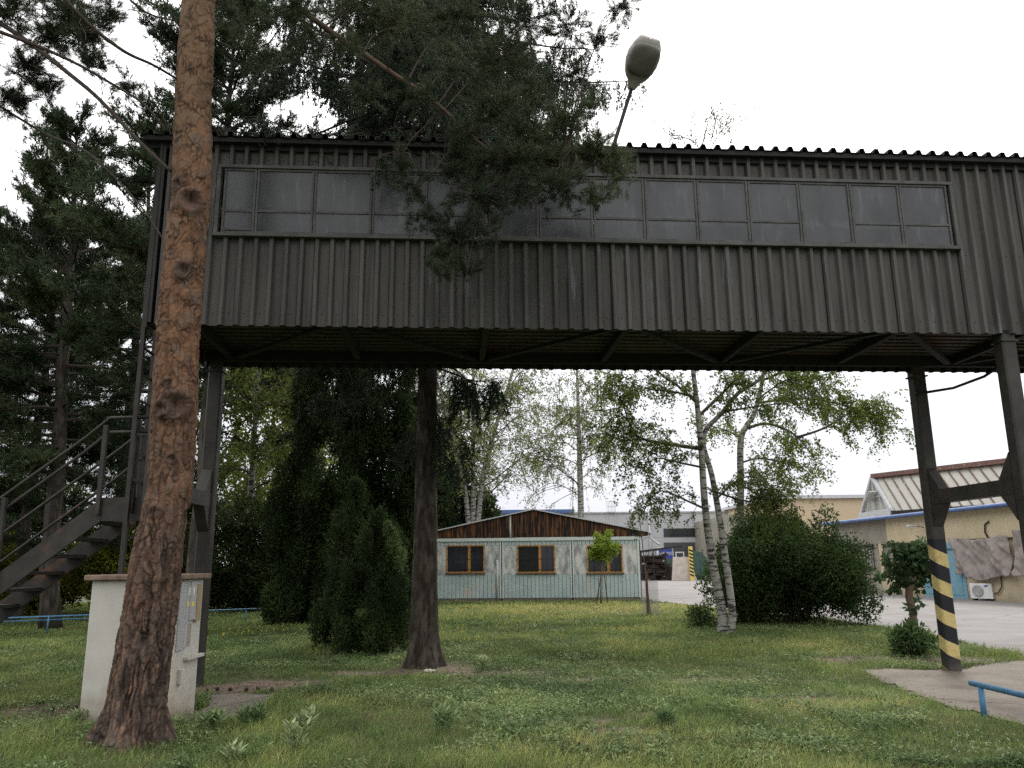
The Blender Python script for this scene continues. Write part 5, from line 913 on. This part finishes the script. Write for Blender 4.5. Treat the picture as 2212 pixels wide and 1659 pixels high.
# pollarded tree by the striped post
b2_ = hz(1978, 1412); MU = empty('pollarded_tree', tuple(b2_), label='small knobbly pollarded tree with dark curled leaves beside the striped post', cat='tree'); Ym = b2_.y
def Q(px, py, dy=0): return at(px, py, Ym + dy) - b2_
mb = MB(); tpts = smooth_path([Q(1980, 1412), Q(1976, 1370), Q(1971, 1320), Q(1964, 1290), Q(1966, 1262), Q(1975, 1240)], 4); rr = np.interp(np.linspace(0, 1, len(tpts)), [0, .1, .5, .75, .88, 1], [.08, .07, .058, .07, .10, .055]) + np.array([random.Random(i).uniform(-.008, .012) for i in range(len(tpts))]); mb.tube(tpts, list(rr), 14); mb.build('trunk', m_bark_mul, MU, smooth=True)
mlump = [(1975, 1220, .3, .3), (1990, 1200, .28, .25), (1960, 1195, .22, .2), (2000, 1240, .2, .22), (1940, 1225, .18, .12), (1925, 1240, .14, .1), (1915, 1210, .1, .09), (1935, 1190, .12, .16), (1990, 1175, .2, .12), (2015, 1225, .14, .12), (1940, 1262, .16, .1), (1928, 1275, .1, .06), (1985, 1265, .15, .15), (1968, 1315, .12, .08), (1985, 1300, .1, .08), (1900, 1245, .1, .06), (1925, 1175, .05, .12), (1955, 1250, .2, .15)]
lm = [(*Q(a, b, .0), s_, s_, q) for a, b, s_, q in mlump]; br = MB()
for a, b, s_, q in mlump:
    e1 = Q(a, b); mm = tpts[-3]; br.tube([mm, mm.lerp(e1, .5) + Vector((0, 0, .05)), e1], [.03, .018, .008], 6, cap=False)
br.build('branch', m_bark_mul, MU, smooth=True, fix=False)
lm = [(a_, b_q, c_q, d_ * .8, d_ * .8, f_ * .8) for a_, b_q, c_q, d_, _, f_ in lm]; cl = Cloud(); leaf_blob(cl, lm, 1150, .12, .08, [(0.04, 0.07, 0.03), (0.065, 0.11, 0.048), (0.12, 0.18, 0.08)], shell=.1, upb=-.2); cl.build('crown', LEAF, MU)
bs = hz(1975, 1418); SU = empty('bush', tuple(bs), label='low bush of suckers around the foot of the pollarded tree', cat='bush'); cl = Cloud(); rs = random.Random(6); leaf_blob(cl, lumps_in(rs, .03, 0, .24, .42, .36, .26, 20, .13), 1700, .10, .045, [(0.045, 0.08, 0.032), (0.08, 0.13, 0.05), (0.14, 0.21, 0.075)], shell=.15, upb=.4); cl.build('foliage', LEAF, SU); core(SU, 0, 0, .25, .3, .25, .2, m_bark_mul, 'stem', 12, 3)
# ================================================================== YELLOW BUILDING
W0 = Vector((18.4, 34.1, 0)); wd = Vector((-.10, 1, 0)).normalized(); wn = Vector((wd.y, -wd.x, 0))       # wn points into the building (+X)
def on_w(px, py, off=0.0):
    a, f, u = ray(px, py); o = W0 + wn * off; t = o.dot(wn) / (a * wn.x + f * wn.y); p = Vector((a, f, 0)) * t; return ((p - o).dot(wd), EYE + u * t)
# local frame: x along -wd (towards the camera), y into the building
YA = math.atan2(-wd.y, -wd.x); YB = empty('yellow_building', tuple(W0), YA, label='low pale yellow plastered building with a blue gutter and light blue door at the right', cat='building')
def lw(px, py): s_, z = on_w(px, py); return (-s_, z)
FAR = lw(1797, 1130)[0]; NEAR = 14.0; EH = lw(2040, 1107)[1]
print('wall far', FAR, 'eave', EH, lw(1797, 1130), lw(2207, 1093))
MB().box(FAR, NEAR, 0, 16, -.05, EH).build('wall', m_yellowwall, YB)
gxr = lw(1918, 1180)[0]; MB().box(FAR + .01, gxr, -.012, -.002, EH - 1.15, EH - .02).build('stained_patch', m_greyplaster, YB); MB().box(FAR + .01, lw(1905, 1250)[0], -.011, -.002, .02, EH - 1.16).build('stained_patch', m_greyplaster, YB)
MB().box(FAR - .2, NEAR, -.3, 16.2, EH + .004, EH + .10).build('roof', m_greyplaster, YB)
MB().tube([(FAR - .3, -.36, EH + .0), (NEAR, -.36, EH + .05)], .085, 10).build('gutter', m_bluegutter, YB, smooth=True)
def w_window(xa, xb, za, zb):
    f = MB(); w_ = .05; f.box(xa, xb, -.04, -.004, za, za + w_).box(xa, xb, -.04, -.004, zb - w_, zb)
    for i in range(4): xx = xa + (xb - xa) * i / 3; f.box(max(xa, xx - .03), min(xb, xx + .03), -.042, -.004, za + w_, zb - w_)
    o = f.build('window', m_dark, YB); MB().box(xa + .02, xb - .02, -.02, -.006, za + .02, zb - .02).build('pane', nmat("pale dusty glass", (0.2, 0.19, 0.16), (0.33, 0.32, 0.27), 2, .3), o)
    g = MB()
    for zz in (za + .1, (za + zb) / 2, zb - .05): g.box(xa - .15, xb + .15, -.075, -.06, zz - .012, zz + .012)
    for i in range(7): xx = xa + (xb - xa) * (i + .5) / 7; g.box(xx - .01, xx + .01, -.059, -.048, za, zb)
    g.build('bars', m_dark, o); MB().box(xa - .05, xb + .1, -.09, -.004, zb + .02, zb + .10).build('lintel', m_dark, o)
for a, b in ((1838, 1886), (1908, 1975)):
    xa = lw(a, 1180)[0]; xb = lw(b, 1180)[0]; w_window(xa, xb, lw(1885, 1232)[1], lw(1885, 1180)[1])
xa, zt_ = lw(1987, 1174); xb = lw(2078, 1172)[0]; dz_ = zt_
f = MB(); f.box(xa, xb, -.03, -.003, .0, dz_); dr = f.build('door', m_bluedoor, YB); q = MB(); q.box(xa + .25, (xa + xb) / 2 - .02, -.045, -.031, .15, dz_ - .35).box((xa + xb) / 2 + .02, xb - .25, -.045, -.031, .15, dz_ - .35); q.build('door_leaf', m_bluedoor, dr); MB().box(xa + .3, xb - .3, -.075, -.05, dz_ - .30, dz_ - .27).build('top_rail', m_dark, dr)
# wall lamp
wl = Vector((*[0, 0, 0],)); lx, lz = lw(1995, 1139); WLo = empty('wall_lamp', tuple(W0 + (-wd) * lx + Vector((0, 0, lz))), YA, label='small pale lamp bracketed high on the yellow wall above the blue door', cat='lamp'); MB().bar((0, 0, 0), (.0, -.35, .05), .03, .03).build('arm', m_dark, WLo); MB().prism([(-.08, -.35), (.08, -.35), (.1, -.75), (-.1, -.75)], (0, 0, .02), (1, 0, 0), (0, 1, 0), (0, 0, .09)).build('lamp_head', m_zinc, WLo, bevel=.015)
# tarpaulins hung on the wall
def tarp(xa, xb, za, zb, seed, label):
    rs = random.Random(seed); o = empty('tarpaulin', tuple(W0 + (-wd) * xa), YA, label=label, cat='tarpaulin', group='grey tarpaulins on the yellow wall'); mb = MB()
    def fn(u, v):
        x_ = u * (xb - xa); top = zb - .10 * math.sin(u * math.pi) ** 2 * 1 + .05 * noise.noise((u * 4, seed, 0)); bot = za + .13 * noise.noise((u * 3, seed, 5)) - .12 * math.sin(u * 3.1); z = lerp(bot, top, v)
        d = -.2 - .16 * noise.noise((u * 4 + seed, v * 1.6, 1)) - .24 * abs(math.sin(u * 5.2 + 1.5 * v + seed)) ** 6 * (1.1 - v * .5) - .10 * noise.noise((u * 13 + v * 5, v * 3, 3)) - .04 * noise.noise((u * 30, v * 9 + u * 8, 7)); return (x_ + .06 * noise.noise((u * 3, v * 4, seed)), d, z)
    mb.grid(fn, 60, 30).build('cloth', m_tarp, o, smooth=True, fix=False, solid=.01); MB().box(0, xb - xa, -.06, -.01, zb - .12, zb - .06).build('batten', m_wood, o); return o
x1_, za = lw(2076, 1242); _, zb = lw(2080, 1158); x2_ = lw(2188, 1160)[0]; x3_ = lw(2199, 1160)[0]
tarp(x1_, x2_, lw(2140, 1243)[1], lw(2110, 1160)[1], 3, 'wide crumpled grey tarpaulin on the wall above the white cooling unit'); tarp(x3_, x3_ + 2.6, lw(2140, 1243)[1], lw(2110, 1155)[1] + .1, 8, 'grey tarpaulin at the right edge, beside the wide crumpled one')
px0, pz0 = lw(2132, 1125); co = MB().tube([tuple((a, -.05, b)) for a, b in (lw(2138, 1126), lw(2130, 1133), lw(2130, 1150), lw(2137, 1162))], .03, 8).build('wall_hose', m_dark, smooth=True); co.location = W0; co.rotation_euler = (0, 0, YA); tag(co, 'short dark hose coming out of the yellow wall above the tarpaulin', 'hose')
# air conditioner
ax0, az0 = lw(2100, 1296); ax1, _ = lw(2137, 1296); aw = .85; sA_, _ = on_w(2098, 1296, -.45); AC = empty('air_conditioner', tuple(W0 + wd * sA_ + wn * -.45), YA, label='white outdoor cooling unit with a round fan grille at the foot of the yellow wall', cat='air conditioner')
# front faces the camera side of the wall, body on short feet
ZB, ZT = .08, .66
aw = .88; AC.rotation_euler = (0, 0, YA + math.radians(24))
MB().box(0, aw, 0, .33, ZB, ZT).build('casing', m_acwhite, AC, bevel=.012); mb = MB(); mb.tube([(aw * .36, -.004, (ZB + ZT) / 2), (aw * .36, -.02, (ZB + ZT) / 2)], .23, 32); gr = mb.build('fan_grille', m_acgrey, AC)
rg = MB()
for r in (.05, .1, .15, .2): rg.tube([(aw * .36 + math.cos(a) * r, -.026, (ZB + ZT) / 2 + math.sin(a) * r) for a in np.linspace(0, 6.2832, 33)], .004, 4, cap=False)
rg.build('grille_rings', m_acwhite, gr)
MB().box(.06, .12, .02, .3, -.01, ZB - .001).build('foot', m_dark, AC); MB().box(aw - .12, aw - .06, .02, .3, -.01, ZB - .001).build('foot', m_dark, AC)
def text(body, size, m, parent, loc, rot, name='lettering', ext=.002, xs=1.0):
    c = bpy.data.curves.new(name, 'FONT'); c.body = body; c.size = size; c.extrude = ext; c.align_x = 'CENTER'; c.align_y = 'CENTER'; t = bpy.data.objects.new(name, c); SC.collection.objects.link(t)
    bpy.context.view_layer.update(); me = bpy.data.meshes.new_from_object(t.evaluated_get(bpy.context.evaluated_depsgraph_get())); bpy.data.objects.remove(t); me.materials.clear(); me.materials.append(m); o = bpy.data.objects.new(name, me); link(o, parent); o.location = loc; o.rotation_euler = rot; o.scale = (xs, 1, 1); return o
m_logo = nmat("logo blue", (0.03, 0.05, 0.3), (0.03, 0.05, 0.32), 3, .5)
mb = MB(); mb.prism([(math.cos(a) * .10, math.sin(a) * .038) for a in np.linspace(0, 6.2832, 25)[:-1]], (0, 0, 0), (1, 0, 0), (0, 0, 1), (0, -.004, 0)); lg = mb.build('logo', m_logo, AC); lg.location = (aw * .74, -.001, ZT - .09); lg.rotation_euler = (0, -.2, 0)
text('SAMSUNG', .042, m_acwhite, lg, (0, -.006, 0), (math.pi / 2, 0, 0), 'logo_lettering')
acp = MB().tube([tuple((a, -.06, b)) for a, b in (lw(2165, 1242), lw(2167, 1268), lw(2160, 1280), lw(2150, 1282))], .02, 8).build('cooling_pipe', m_dark, smooth=True); acp.location = W0; acp.rotation_euler = (0, 0, YA); tag(acp, 'thin bent pipe on the yellow wall running down to the cooling unit', 'pipe')
# skylight prism on the roof
Aw = hz(1930, 1105, 4.0); Bw = hz(2202, 1086.5, 4.0); Cw = hz(1862, 1115.5, 4.0)
Bw = Aw + (Bw - Aw) * 1.25; rd = (Bw - Aw); ap = at(1886, 1030, (Aw.y + Cw.y) / 2); ap2 = at(2197, 1010, 1) ; 
# ridge height and end chosen from the photo direction on a vertical plane through the far edge
SK = empty('roof_skylight', tuple(Aw), label='long glazed ridge skylight with red brown capping on the yellow building roof', cat='skylight')
a0 = Vector((0, 0, 0)); b0_ = rd; c0 = Cw - Aw; ap0 = ap - Aw; 
# end of ridge
bestt = 1.0; apE = ap0 + rd
MBk = MB(); nb_ = 15
def bar_on(t): return a0.lerp(b0_, t), ap0.lerp(apE, t)
mb = MB(); nrm = (b0_ - a0).cross(ap0 - a0).normalized(); mb.v = [tuple(v) for v in (a0, b0_, apE, ap0)]; mb.f = [[0, 1, 2, 3]]; mb.build('glass_slope', m_skyglass, SK, solid=.02)
mb = MB(); mb.v = [tuple(v) for v in (c0, c0 + rd, apE, ap0)]; mb.f = [[0, 1, 2, 3]]; mb.build('glass_slope', m_skyglass, SK, solid=.02)
mb = MB(); mb.v = [tuple(v) for v in (a0, c0, ap0)]; mb.f = [[0, 1, 2]]; mb.build('glazed_gable', m_skyglass, SK, solid=.02)
mb = MB()
for i in range(nb_ + 1): p, q = bar_on(i / nb_); mb.bar(p + Vector((-.05, -.05, .02)), q + Vector((-.05, -.05, .02)), .045, .045)
mb.build('glazing_bar', m_redbrown, SK); MB().bar(ap0 + Vector((-.1, -.1, .03)), apE + Vector((-.1, -.1, .03)), .25, .22).build('ridge_cap', m_redbrown, SK)
mb = MB(); e = Vector((-.08, -.02, 0)); mb.bar(c0 + e, ap0 + e, .16, .16).bar(a0 + e, ap0 + e, .16, .16).bar(a0 + e, c0 + e, .25, .35); m2_ = c0.lerp(a0, .5); mb.bar(m2_ + e, ap0 + e, .07, .07).bar(c0.lerp(ap0, .45) + e, a0.lerp(ap0, .45) + e, .07, .07).bar(c0.lerp(a0, .25) + e, c0.lerp(ap0, .45).lerp(a0.lerp(ap0, .45), .2) + e, .06, .06).bar(c0.lerp(a0, .75) + e, c0.lerp(ap0, .45).lerp(a0.lerp(ap0, .45), .8) + e, .06, .06); mb.build('gable_frame', m_zinc, SK)
vt = c0.lerp(ap0, .35).lerp(a0.lerp(ap0, .35), .35) + Vector((-.3, -.15, 0)); MB().bar(vt, vt + (a0 - c0).normalized() * .9 + Vector((0, 0, .45)), .5, .05).build('vent_flap', m_zinc, SK)
MB().bar(a0 + Vector((-.1, -.1, -.1)), b0_ + Vector((-.1, -.1, -.1)), .2, .25).build('kerb', m_dark, SK)
# ---- beige building behind
g0, g1 = at(1668, 1078, 70), at(1900, 1076, 70); BB = empty('beige_building', (g0.x, 70, 0), label='tall plain beige building behind the bush, with a grey roof edge', cat='building'); wdt = 30
MB().box(0, wdt, 0, 20, 0, g0.z).build('wall', m_beige, BB); MB().box(-.3, wdt, -.35, 20, g0.z + .002, g0.z + .28).build('roof', m_zinc, BB); MB().box(-3.5, -.005, 1, 18, 0, g0.z * .82).build('annexe_wall', m_greyplaster, BB)
# ================================================================== WAREHOUSE
wl0, wr0 = at(1080, 1107, 85), at(1560, 1107, 85); WH = empty('warehouse', (wl0.x, 85, 0), label='light grey clad warehouse with a dark loading door beyond the road', cat='warehouse'); ww = 26; wh = wr0.z
def on_h(px, py): p = at(px, py, 85); return p.x - wl0.x, p.z
MB().box(0, ww, 0, 30, 0, wh).build('wall', m_ware, WH); MB().box(-.1, ww + .1, -.12, 30, wh + .004, wh + .16).build('parapet_cap', m_doorgrey, WH)
x0, z0 = on_h(1434, 1160); x1, z1 = on_h(1502, 1141); MB().box(x0, x1, -.06, -.005, z0, z1).build('window', m_glassdark, WH)
x0, z1 = on_h(1434, 1172); x1, _ = on_h(1501, 1172); dr = MB().box(x0, x1, -.06, -.005, .1, z1).build('loading_door', m_waredark, WH)
x2, z2 = on_h(1459, 1204); x3, z3 = on_h(1478, 1193 + 10); f = MB(); zt2 = on_h(1459, 1192)[1]; f.box(x2, x3, -.10, -.062, zt2 - .12, zt2).box(x2, x2 + .12, -.10, -.062, .3, zt2 - .12).box(x3 - .12, x3, -.10, -.062, .3, zt2 - .12); f.build('wicket_frame', m_acwhite, dr)
xd, _ = on_h(1403, 1150); MB().tube([(xd, -.15, .2), (xd, -.15, wh)], .09, 8).build('downpipe', m_zinc, WH, smooth=True); MB().box(0, ww, -.012, -.004, wh * .62, wh * .62 + .04).build('seam', m_doorgrey, WH)
xb0, zb0 = on_h(1090, 1104); MB().box(-6, on_h(1240, 1104)[0], -.5, -.2, wh + .1, wh + .45).build('blue_fascia', m_bluegutter, WH)
# caged roof ladder
cx0, cz0 = on_h(1311, 1105); cx1, _ = on_h(1329, 1105); CG = empty('roof_ladder', (wl0.x + (cx0 + cx1) / 2, 84.8, wh), label='caged ladder sticking up over the warehouse roof edge', cat='ladder'); hw_ = (cx1 - cx0) / 2; mb = MB()
for i in range(7): mb.bar((lerp(-hw_, hw_, i / 6), -.3 * math.sin(math.pi * i / 6), -2.8 if i in (0, 6) else .1), (lerp(-hw_, hw_, i / 6), -.3 * math.sin(math.pi * i / 6), 1.25), .035, .035)
mb.build('cage_bars', m_zinc, CG); mb = MB()
for z in (.15, .7, 1.22): mb.bar((-hw_, -.05, z), (hw_, -.05, z), .04, .04).bar((-hw_, -.3, z), (hw_, -.3, z), .04, .04)
mb.build('hoop', m_zinc, CG)
# blue sign
s0 = at(1428, 1188, 80); s1 = at(1448, 1204, 80); SG = empty('company_sign', ((s0.x + s1.x) / 2 + .0, 80, (s0.z + s1.z) / 2), label='white framed blue sign with pale lettering by the warehouse door', cat='sign'); sw, sh = (s1.x - s0.x) / 2 + .25, (s0.z - s1.z) / 2 + .1
m_signblue = nmat("sign blue", (0.045, 0.06, 0.30), (0.05, 0.07, 0.33), 3, .5)
MB().box(-sw - .12, sw + .06, 0, .05, -sh - .22, sh + .14).build('board', m_acwhite, SG); MB().box(-sw, sw, -.012, -.002, -sh, sh).build('blue_panel', m_signblue, SG)
text('CYPPRONCIX', .42, m_acwhite, SG, (.0, -.02, 0), (math.pi / 2, 0, 0), xs=.62); MB().box(-sw + .1, -sw + .2, .06, .16, -(s0.z + s1.z) / 2, -sh).box(sw - .2, sw - .1, .06, .16, -(s0.z + s1.z) / 2, -sh).build('leg', m_zinc, SG)
# scrap rack, slab stack, striped post, green sheet
c_ = hz(1438, 1250); cY = 73.; c_ = at(1440, 1254, cY); SR2 = empty('scrap_rack', (at(1387, 1254, cY).x, cY, 0), label='heap of dark rusty scrap steel on a rack by the far side of the road', cat='scrap heap'); rs = random.Random(12); wdt = at(1440, 1254, cY).x - at(1387, 1254, cY).x
mb = MB()
for i in range(130): x_, y_, z_ = rs.uniform(0, wdt), rs.uniform(0, 1.6), rs.uniform(.05, 2.1); l = rs.uniform(.5, 1.6); mb.bar((x_ - l / 2, y_, z_), (x_ + l / 2, y_ + rs.gauss(0, .3), z_ + rs.gauss(0, .14)), rs.uniform(.06, .16), rs.uniform(.05, .25))
mb.build('scrap', m_rust, SR2); mb = MB()
for x_ in (0, wdt * .5, wdt): mb.bar((x_, 0, 0), (x_, 0, 2.5), .1, .1)
mb.bar((-.1, 0, 2.5), (wdt * 1.7, 0, 2.95), .14, .2).bar((0, 0, 2.1), (wdt, 0, 2.15), .08, .08)
for i in range(7): mb.bar((wdt * i / 7, 0, 2.1), (wdt * (i + (.8 if i % 2 else .2)) / 7, 0, 2.55), .05, .05)
mb.build('rack', m_dark, SR2)
p_ = at(1478, 1254, 72); o = MB().prism([(-1.05, 0), (1.15, 0), (.55, 2.0), (-.85, 2.0)], (0, 0, 0), (1, 0, .0), (0, 0, 1), (0, .25, 0)).build('concrete_slab', m_whiteplate, bevel=.02); o.location = (p_.x, 72, 0); tag(o, 'pale stained slab propped upright right of the scrap heap', 'slab')
p_ = at(1453, 1254, 72.3); o = MB(); rs = random.Random(7)
for i in range(60): a = rs.uniform(0, 3.14); o.bar((rs.gauss(0, .4), rs.uniform(0, .6), 0), (rs.gauss(0, .35), rs.uniform(0, .6), rs.uniform(.4, 1.35)), .07, .12)
o = o.build('brush_pile', m_rust); o.location = (p_.x, 72.6, 0); tag(o, 'dark jagged pile leaning between the scrap heap and the pale slab', 'debris pile')
p_ = at(1494, 1254, 72); SP2 = empty('hazard_post', (p_.x, 71.8, 0), label='yellow and black hazard post right of the pale slab', cat='post'); MB().box(-.16, .16, -.1, .1, 0, 2.9).build('post', m_yellow, SP2); mb = MB()
for i in range(8): z = .35 + i * .3; mb.prism([(-.16, z + .1), (.16, z - .05), (.16, z + .1), (-.16, z + .25)], (0, -.105, 0), (1, 0, 0), (0, 0, 1), (0, -.004, 0))
mb.build('stripes', m_black, SP2)
p_ = at(1510, 1250, 74); o = MB().prism([(-.7, 2.6), (-.5, .3), (1.9, .3), (.4, 2.4)], (0, 0, 0), (1, 0, 0), (0, 0, 1), (0, .1, 0)).build('green_sheet', m_green); o.location = (p_.x, 74, 0); tag(o, 'sagging green sheet fence to the right of the hazard post', 'fence sheet')
o = MB().box(0, 3.6, 0, .1, 0, 1.9).build('green_fence', m_green); o.location = (at(1437, 1250, 76).x, 76, 0); tag(o, 'dark green sheet fence behind the pale slab', 'fence')
# ================================================================== BLUE PIPE RAILS
fa, fb = hz(-150, 1341, .42), hz(640, 1312, .42); BF_ = empty('pipe_fence', (fa.x, fa.y, 0), math.atan2(fb.y - fa.y, fb.x - fa.x), label='long low blue pipe rail along the edge of the lawn at the left', cat='railing'); ln = math.hypot(fb.x - fa.x, fb.y - fa.y)
MB().tube([(0, 0, .42), (ln, 0, .42)], .02, 8).build('top_rail', m_blue, BF_, smooth=True); MB().tube([(0, .12, .33), (ln * .55, .12, .33)], .016, 8).build('lower_rail', m_blue, BF_, smooth=True)
k = 0
while k * 2.4 < ln: MB().tube([(k * 2.4, 0, 0), (k * 2.4, 0, .42)], .018, 8).build('rail_post', m_blue, BF_, smooth=True); k += 1
bb = hz(2127, 1552); ht = at(2116, 1480, bb.y).z; e0 = at(2084, 1471, bb.y + .15); q_ = at(2212, 1500, bb.y - .42); BRL = empty('pipe_barrier', (bb.x, bb.y, 0), label='short blue pipe barrier at the lower right corner', cat='railing'); 
e0 = Vector((e0.x, e0.y, ht)) - Vector((bb.x, bb.y, 0)); e1 = hz(2212, 1502, ht) - Vector((bb.x, bb.y, 0)); d_ = (e1 - Vector((0, 0, ht))).normalized(); e0 = Vector((0, 0, ht)) - d_ * (.16)
MB().tube([tuple(e0), tuple(Vector((0, 0, ht)) + d_ * 3.2)], .031, 14).build('rail', m_blue, BRL, smooth=True); MB().tube([(0, 0, -.02), (0, 0, ht)], .028, 14).build('upright', m_blue, BRL, smooth=True); MB().tube([tuple(d_ * 2.6 + Vector((0, 0, -.02))), tuple(d_ * 2.6 + Vector((0, 0, ht)))], .028, 14).build('upright', m_blue, BRL, smooth=True)
print('barrier', bb, ht)
# ================================================================== small things on the lawn
def weed(px, py, h, n, seed, cols, label, L=.11, W=.034, spread=.16):
    h = h * 1.15; n = n + 1
    g = hz(px, py); o = empty('leafy_weed', tuple(g), label=label, cat='plant', group='leafy weeds in the foreground grass'); rs = random.Random(seed); mb = MB(); P = []; U = []
    for i in range(n):
        a = rs.uniform(0, 6.28); r = rs.uniform(.2, 1) * spread; st_ = polyline((math.cos(a) * r * .3, math.sin(a) * r * .3, 0), (math.cos(a) * r * 2, math.sin(a) * r * 2, 1), h * rs.uniform(.6, 1.05), 4, (0, 0, .1), .08, rs); mb.tube(st_, taper(.005, .003, 4), 5, cap=False)
        for k in range(13): t = .35 + .65 * k / 12; q, dd = pt_on(st_, t); a2 = k * 2.4; P.append(tuple(q)); U.append((math.cos(a2), math.sin(a2), .35 + t * .5))
    mb.build('stem', nmat("green stem", (0.07, .1, .04), (.1, .14, .05), 5, .7), o, fix=False); P = np.array(P); U = unit(np.array(U)); cl = Cloud(); m_ = len(P); cl.leaf(P, U, unit(np.array([0, 0, 1.]) + rdir(m_) * .4), RNG.uniform(.7, 1.2, m_) * L, W, palette(m_, cols, .12)); cl.build('leaves', LEAF, o)
PALE = [(0.24, 0.30, 0.14), (0.38, 0.44, 0.24)]; MID = [(0.09, 0.15, 0.06), (0.16, 0.23, 0.095)]
for i, a in enumerate(((660, 1600, .24, 5, PALE, 'pale leafy weed, the upper of the two right of the pine foot', .15), (632, 1640, .24, 4, PALE, 'pale leafy weed nearest the bottom edge right of the pine foot', .12), (955, 1592, .24, 7, [(0.14, .20, .085), (.24, .31, .15)], 'bushy weed below the spruce trunk in the sunlit grass', .2), (545, 1578, .20, 8, MID, 'darker weed at the edge of the concrete slab', .22), (455, 1584, .18, 8, [(0.15, .22, .09), (.27, .34, .16)], 'broad weed at the foot of the utility kiosk', .2), (1042, 1450, .17, 5, PALE, 'pale weed on the bare soil right of the spruce foot', .12), (505, 1655, .14, 4, PALE, 'faint pale weed at the bottom edge near the pine foot', .1), (175, 1565, .12, 6, PALE, 'low weed left of the pine foot', .14), (1440, 1575, .14, 5, MID, 'weed in the middle of the foreground grass', .14))):
    weed(a[0], a[1], a[2], a[3], 100 + i, a[4], a[5], spread=a[6])
g = hz(927, 1452); mb = MB(); mb.grid(lambda u, v: ((lambda th, ph: (math.cos(th) * math.sin(ph) * (.095 + .02 * noise.noise((math.cos(th), math.sin(th), ph))), math.sin(th) * math.sin(ph) * .06, .018 + math.cos(ph) * .028))(u * 6.2832, v * math.pi)), 20, 10); o = mb.build('stone', m_stone, smooth=True, fix=False); o.location = g; tag(o, 'flat pale stone lying at the foot of the spruce trunk', 'stone')
# pine cones scattered on the bare soil
cone = None; rs = random.Random(14); bases = [(470, 1494), (500, 1492), (530, 1495), (560, 1490), (448, 1497), (590, 1493), (790, 1476), (770, 1500), (115, 1538), (140, 1530), (165, 1533), (1090, 1482), (1165, 1570), (845, 1515), (1010, 1468)]
for i, (a, b) in enumerate(bases):
    if cone is None:
        mb = MB()
        for k in range(9):
            t = k / 8; r = .024 * math.sin(math.pi * (t * .85 + .12)) + .004
            for j in range(8): an = j * .785 + k * .4; mb.bar((math.cos(an) * r * .4, math.sin(an) * r * .4, .008 + t * .045), (math.cos(an) * r, math.sin(an) * r, .014 + t * .045), .012, .006)
        cone = mb.build('pine_cone', m_bark_twig); o = cone
    else: o = cone.copy(); link(o)
    o.location = hz(a, b); o.rotation_euler = (rs.uniform(0, 1.4), 0, rs.uniform(0, 6.28)); tag(o, 'dark pine cone lying on the bare soil', 'pine cone', 'pine cones on the bare soil')
print('meshes', len(bpy.data.objects), 'faces', sum(len(o.data.polygons) for o in bpy.data.objects if o.type == 'MESH'))
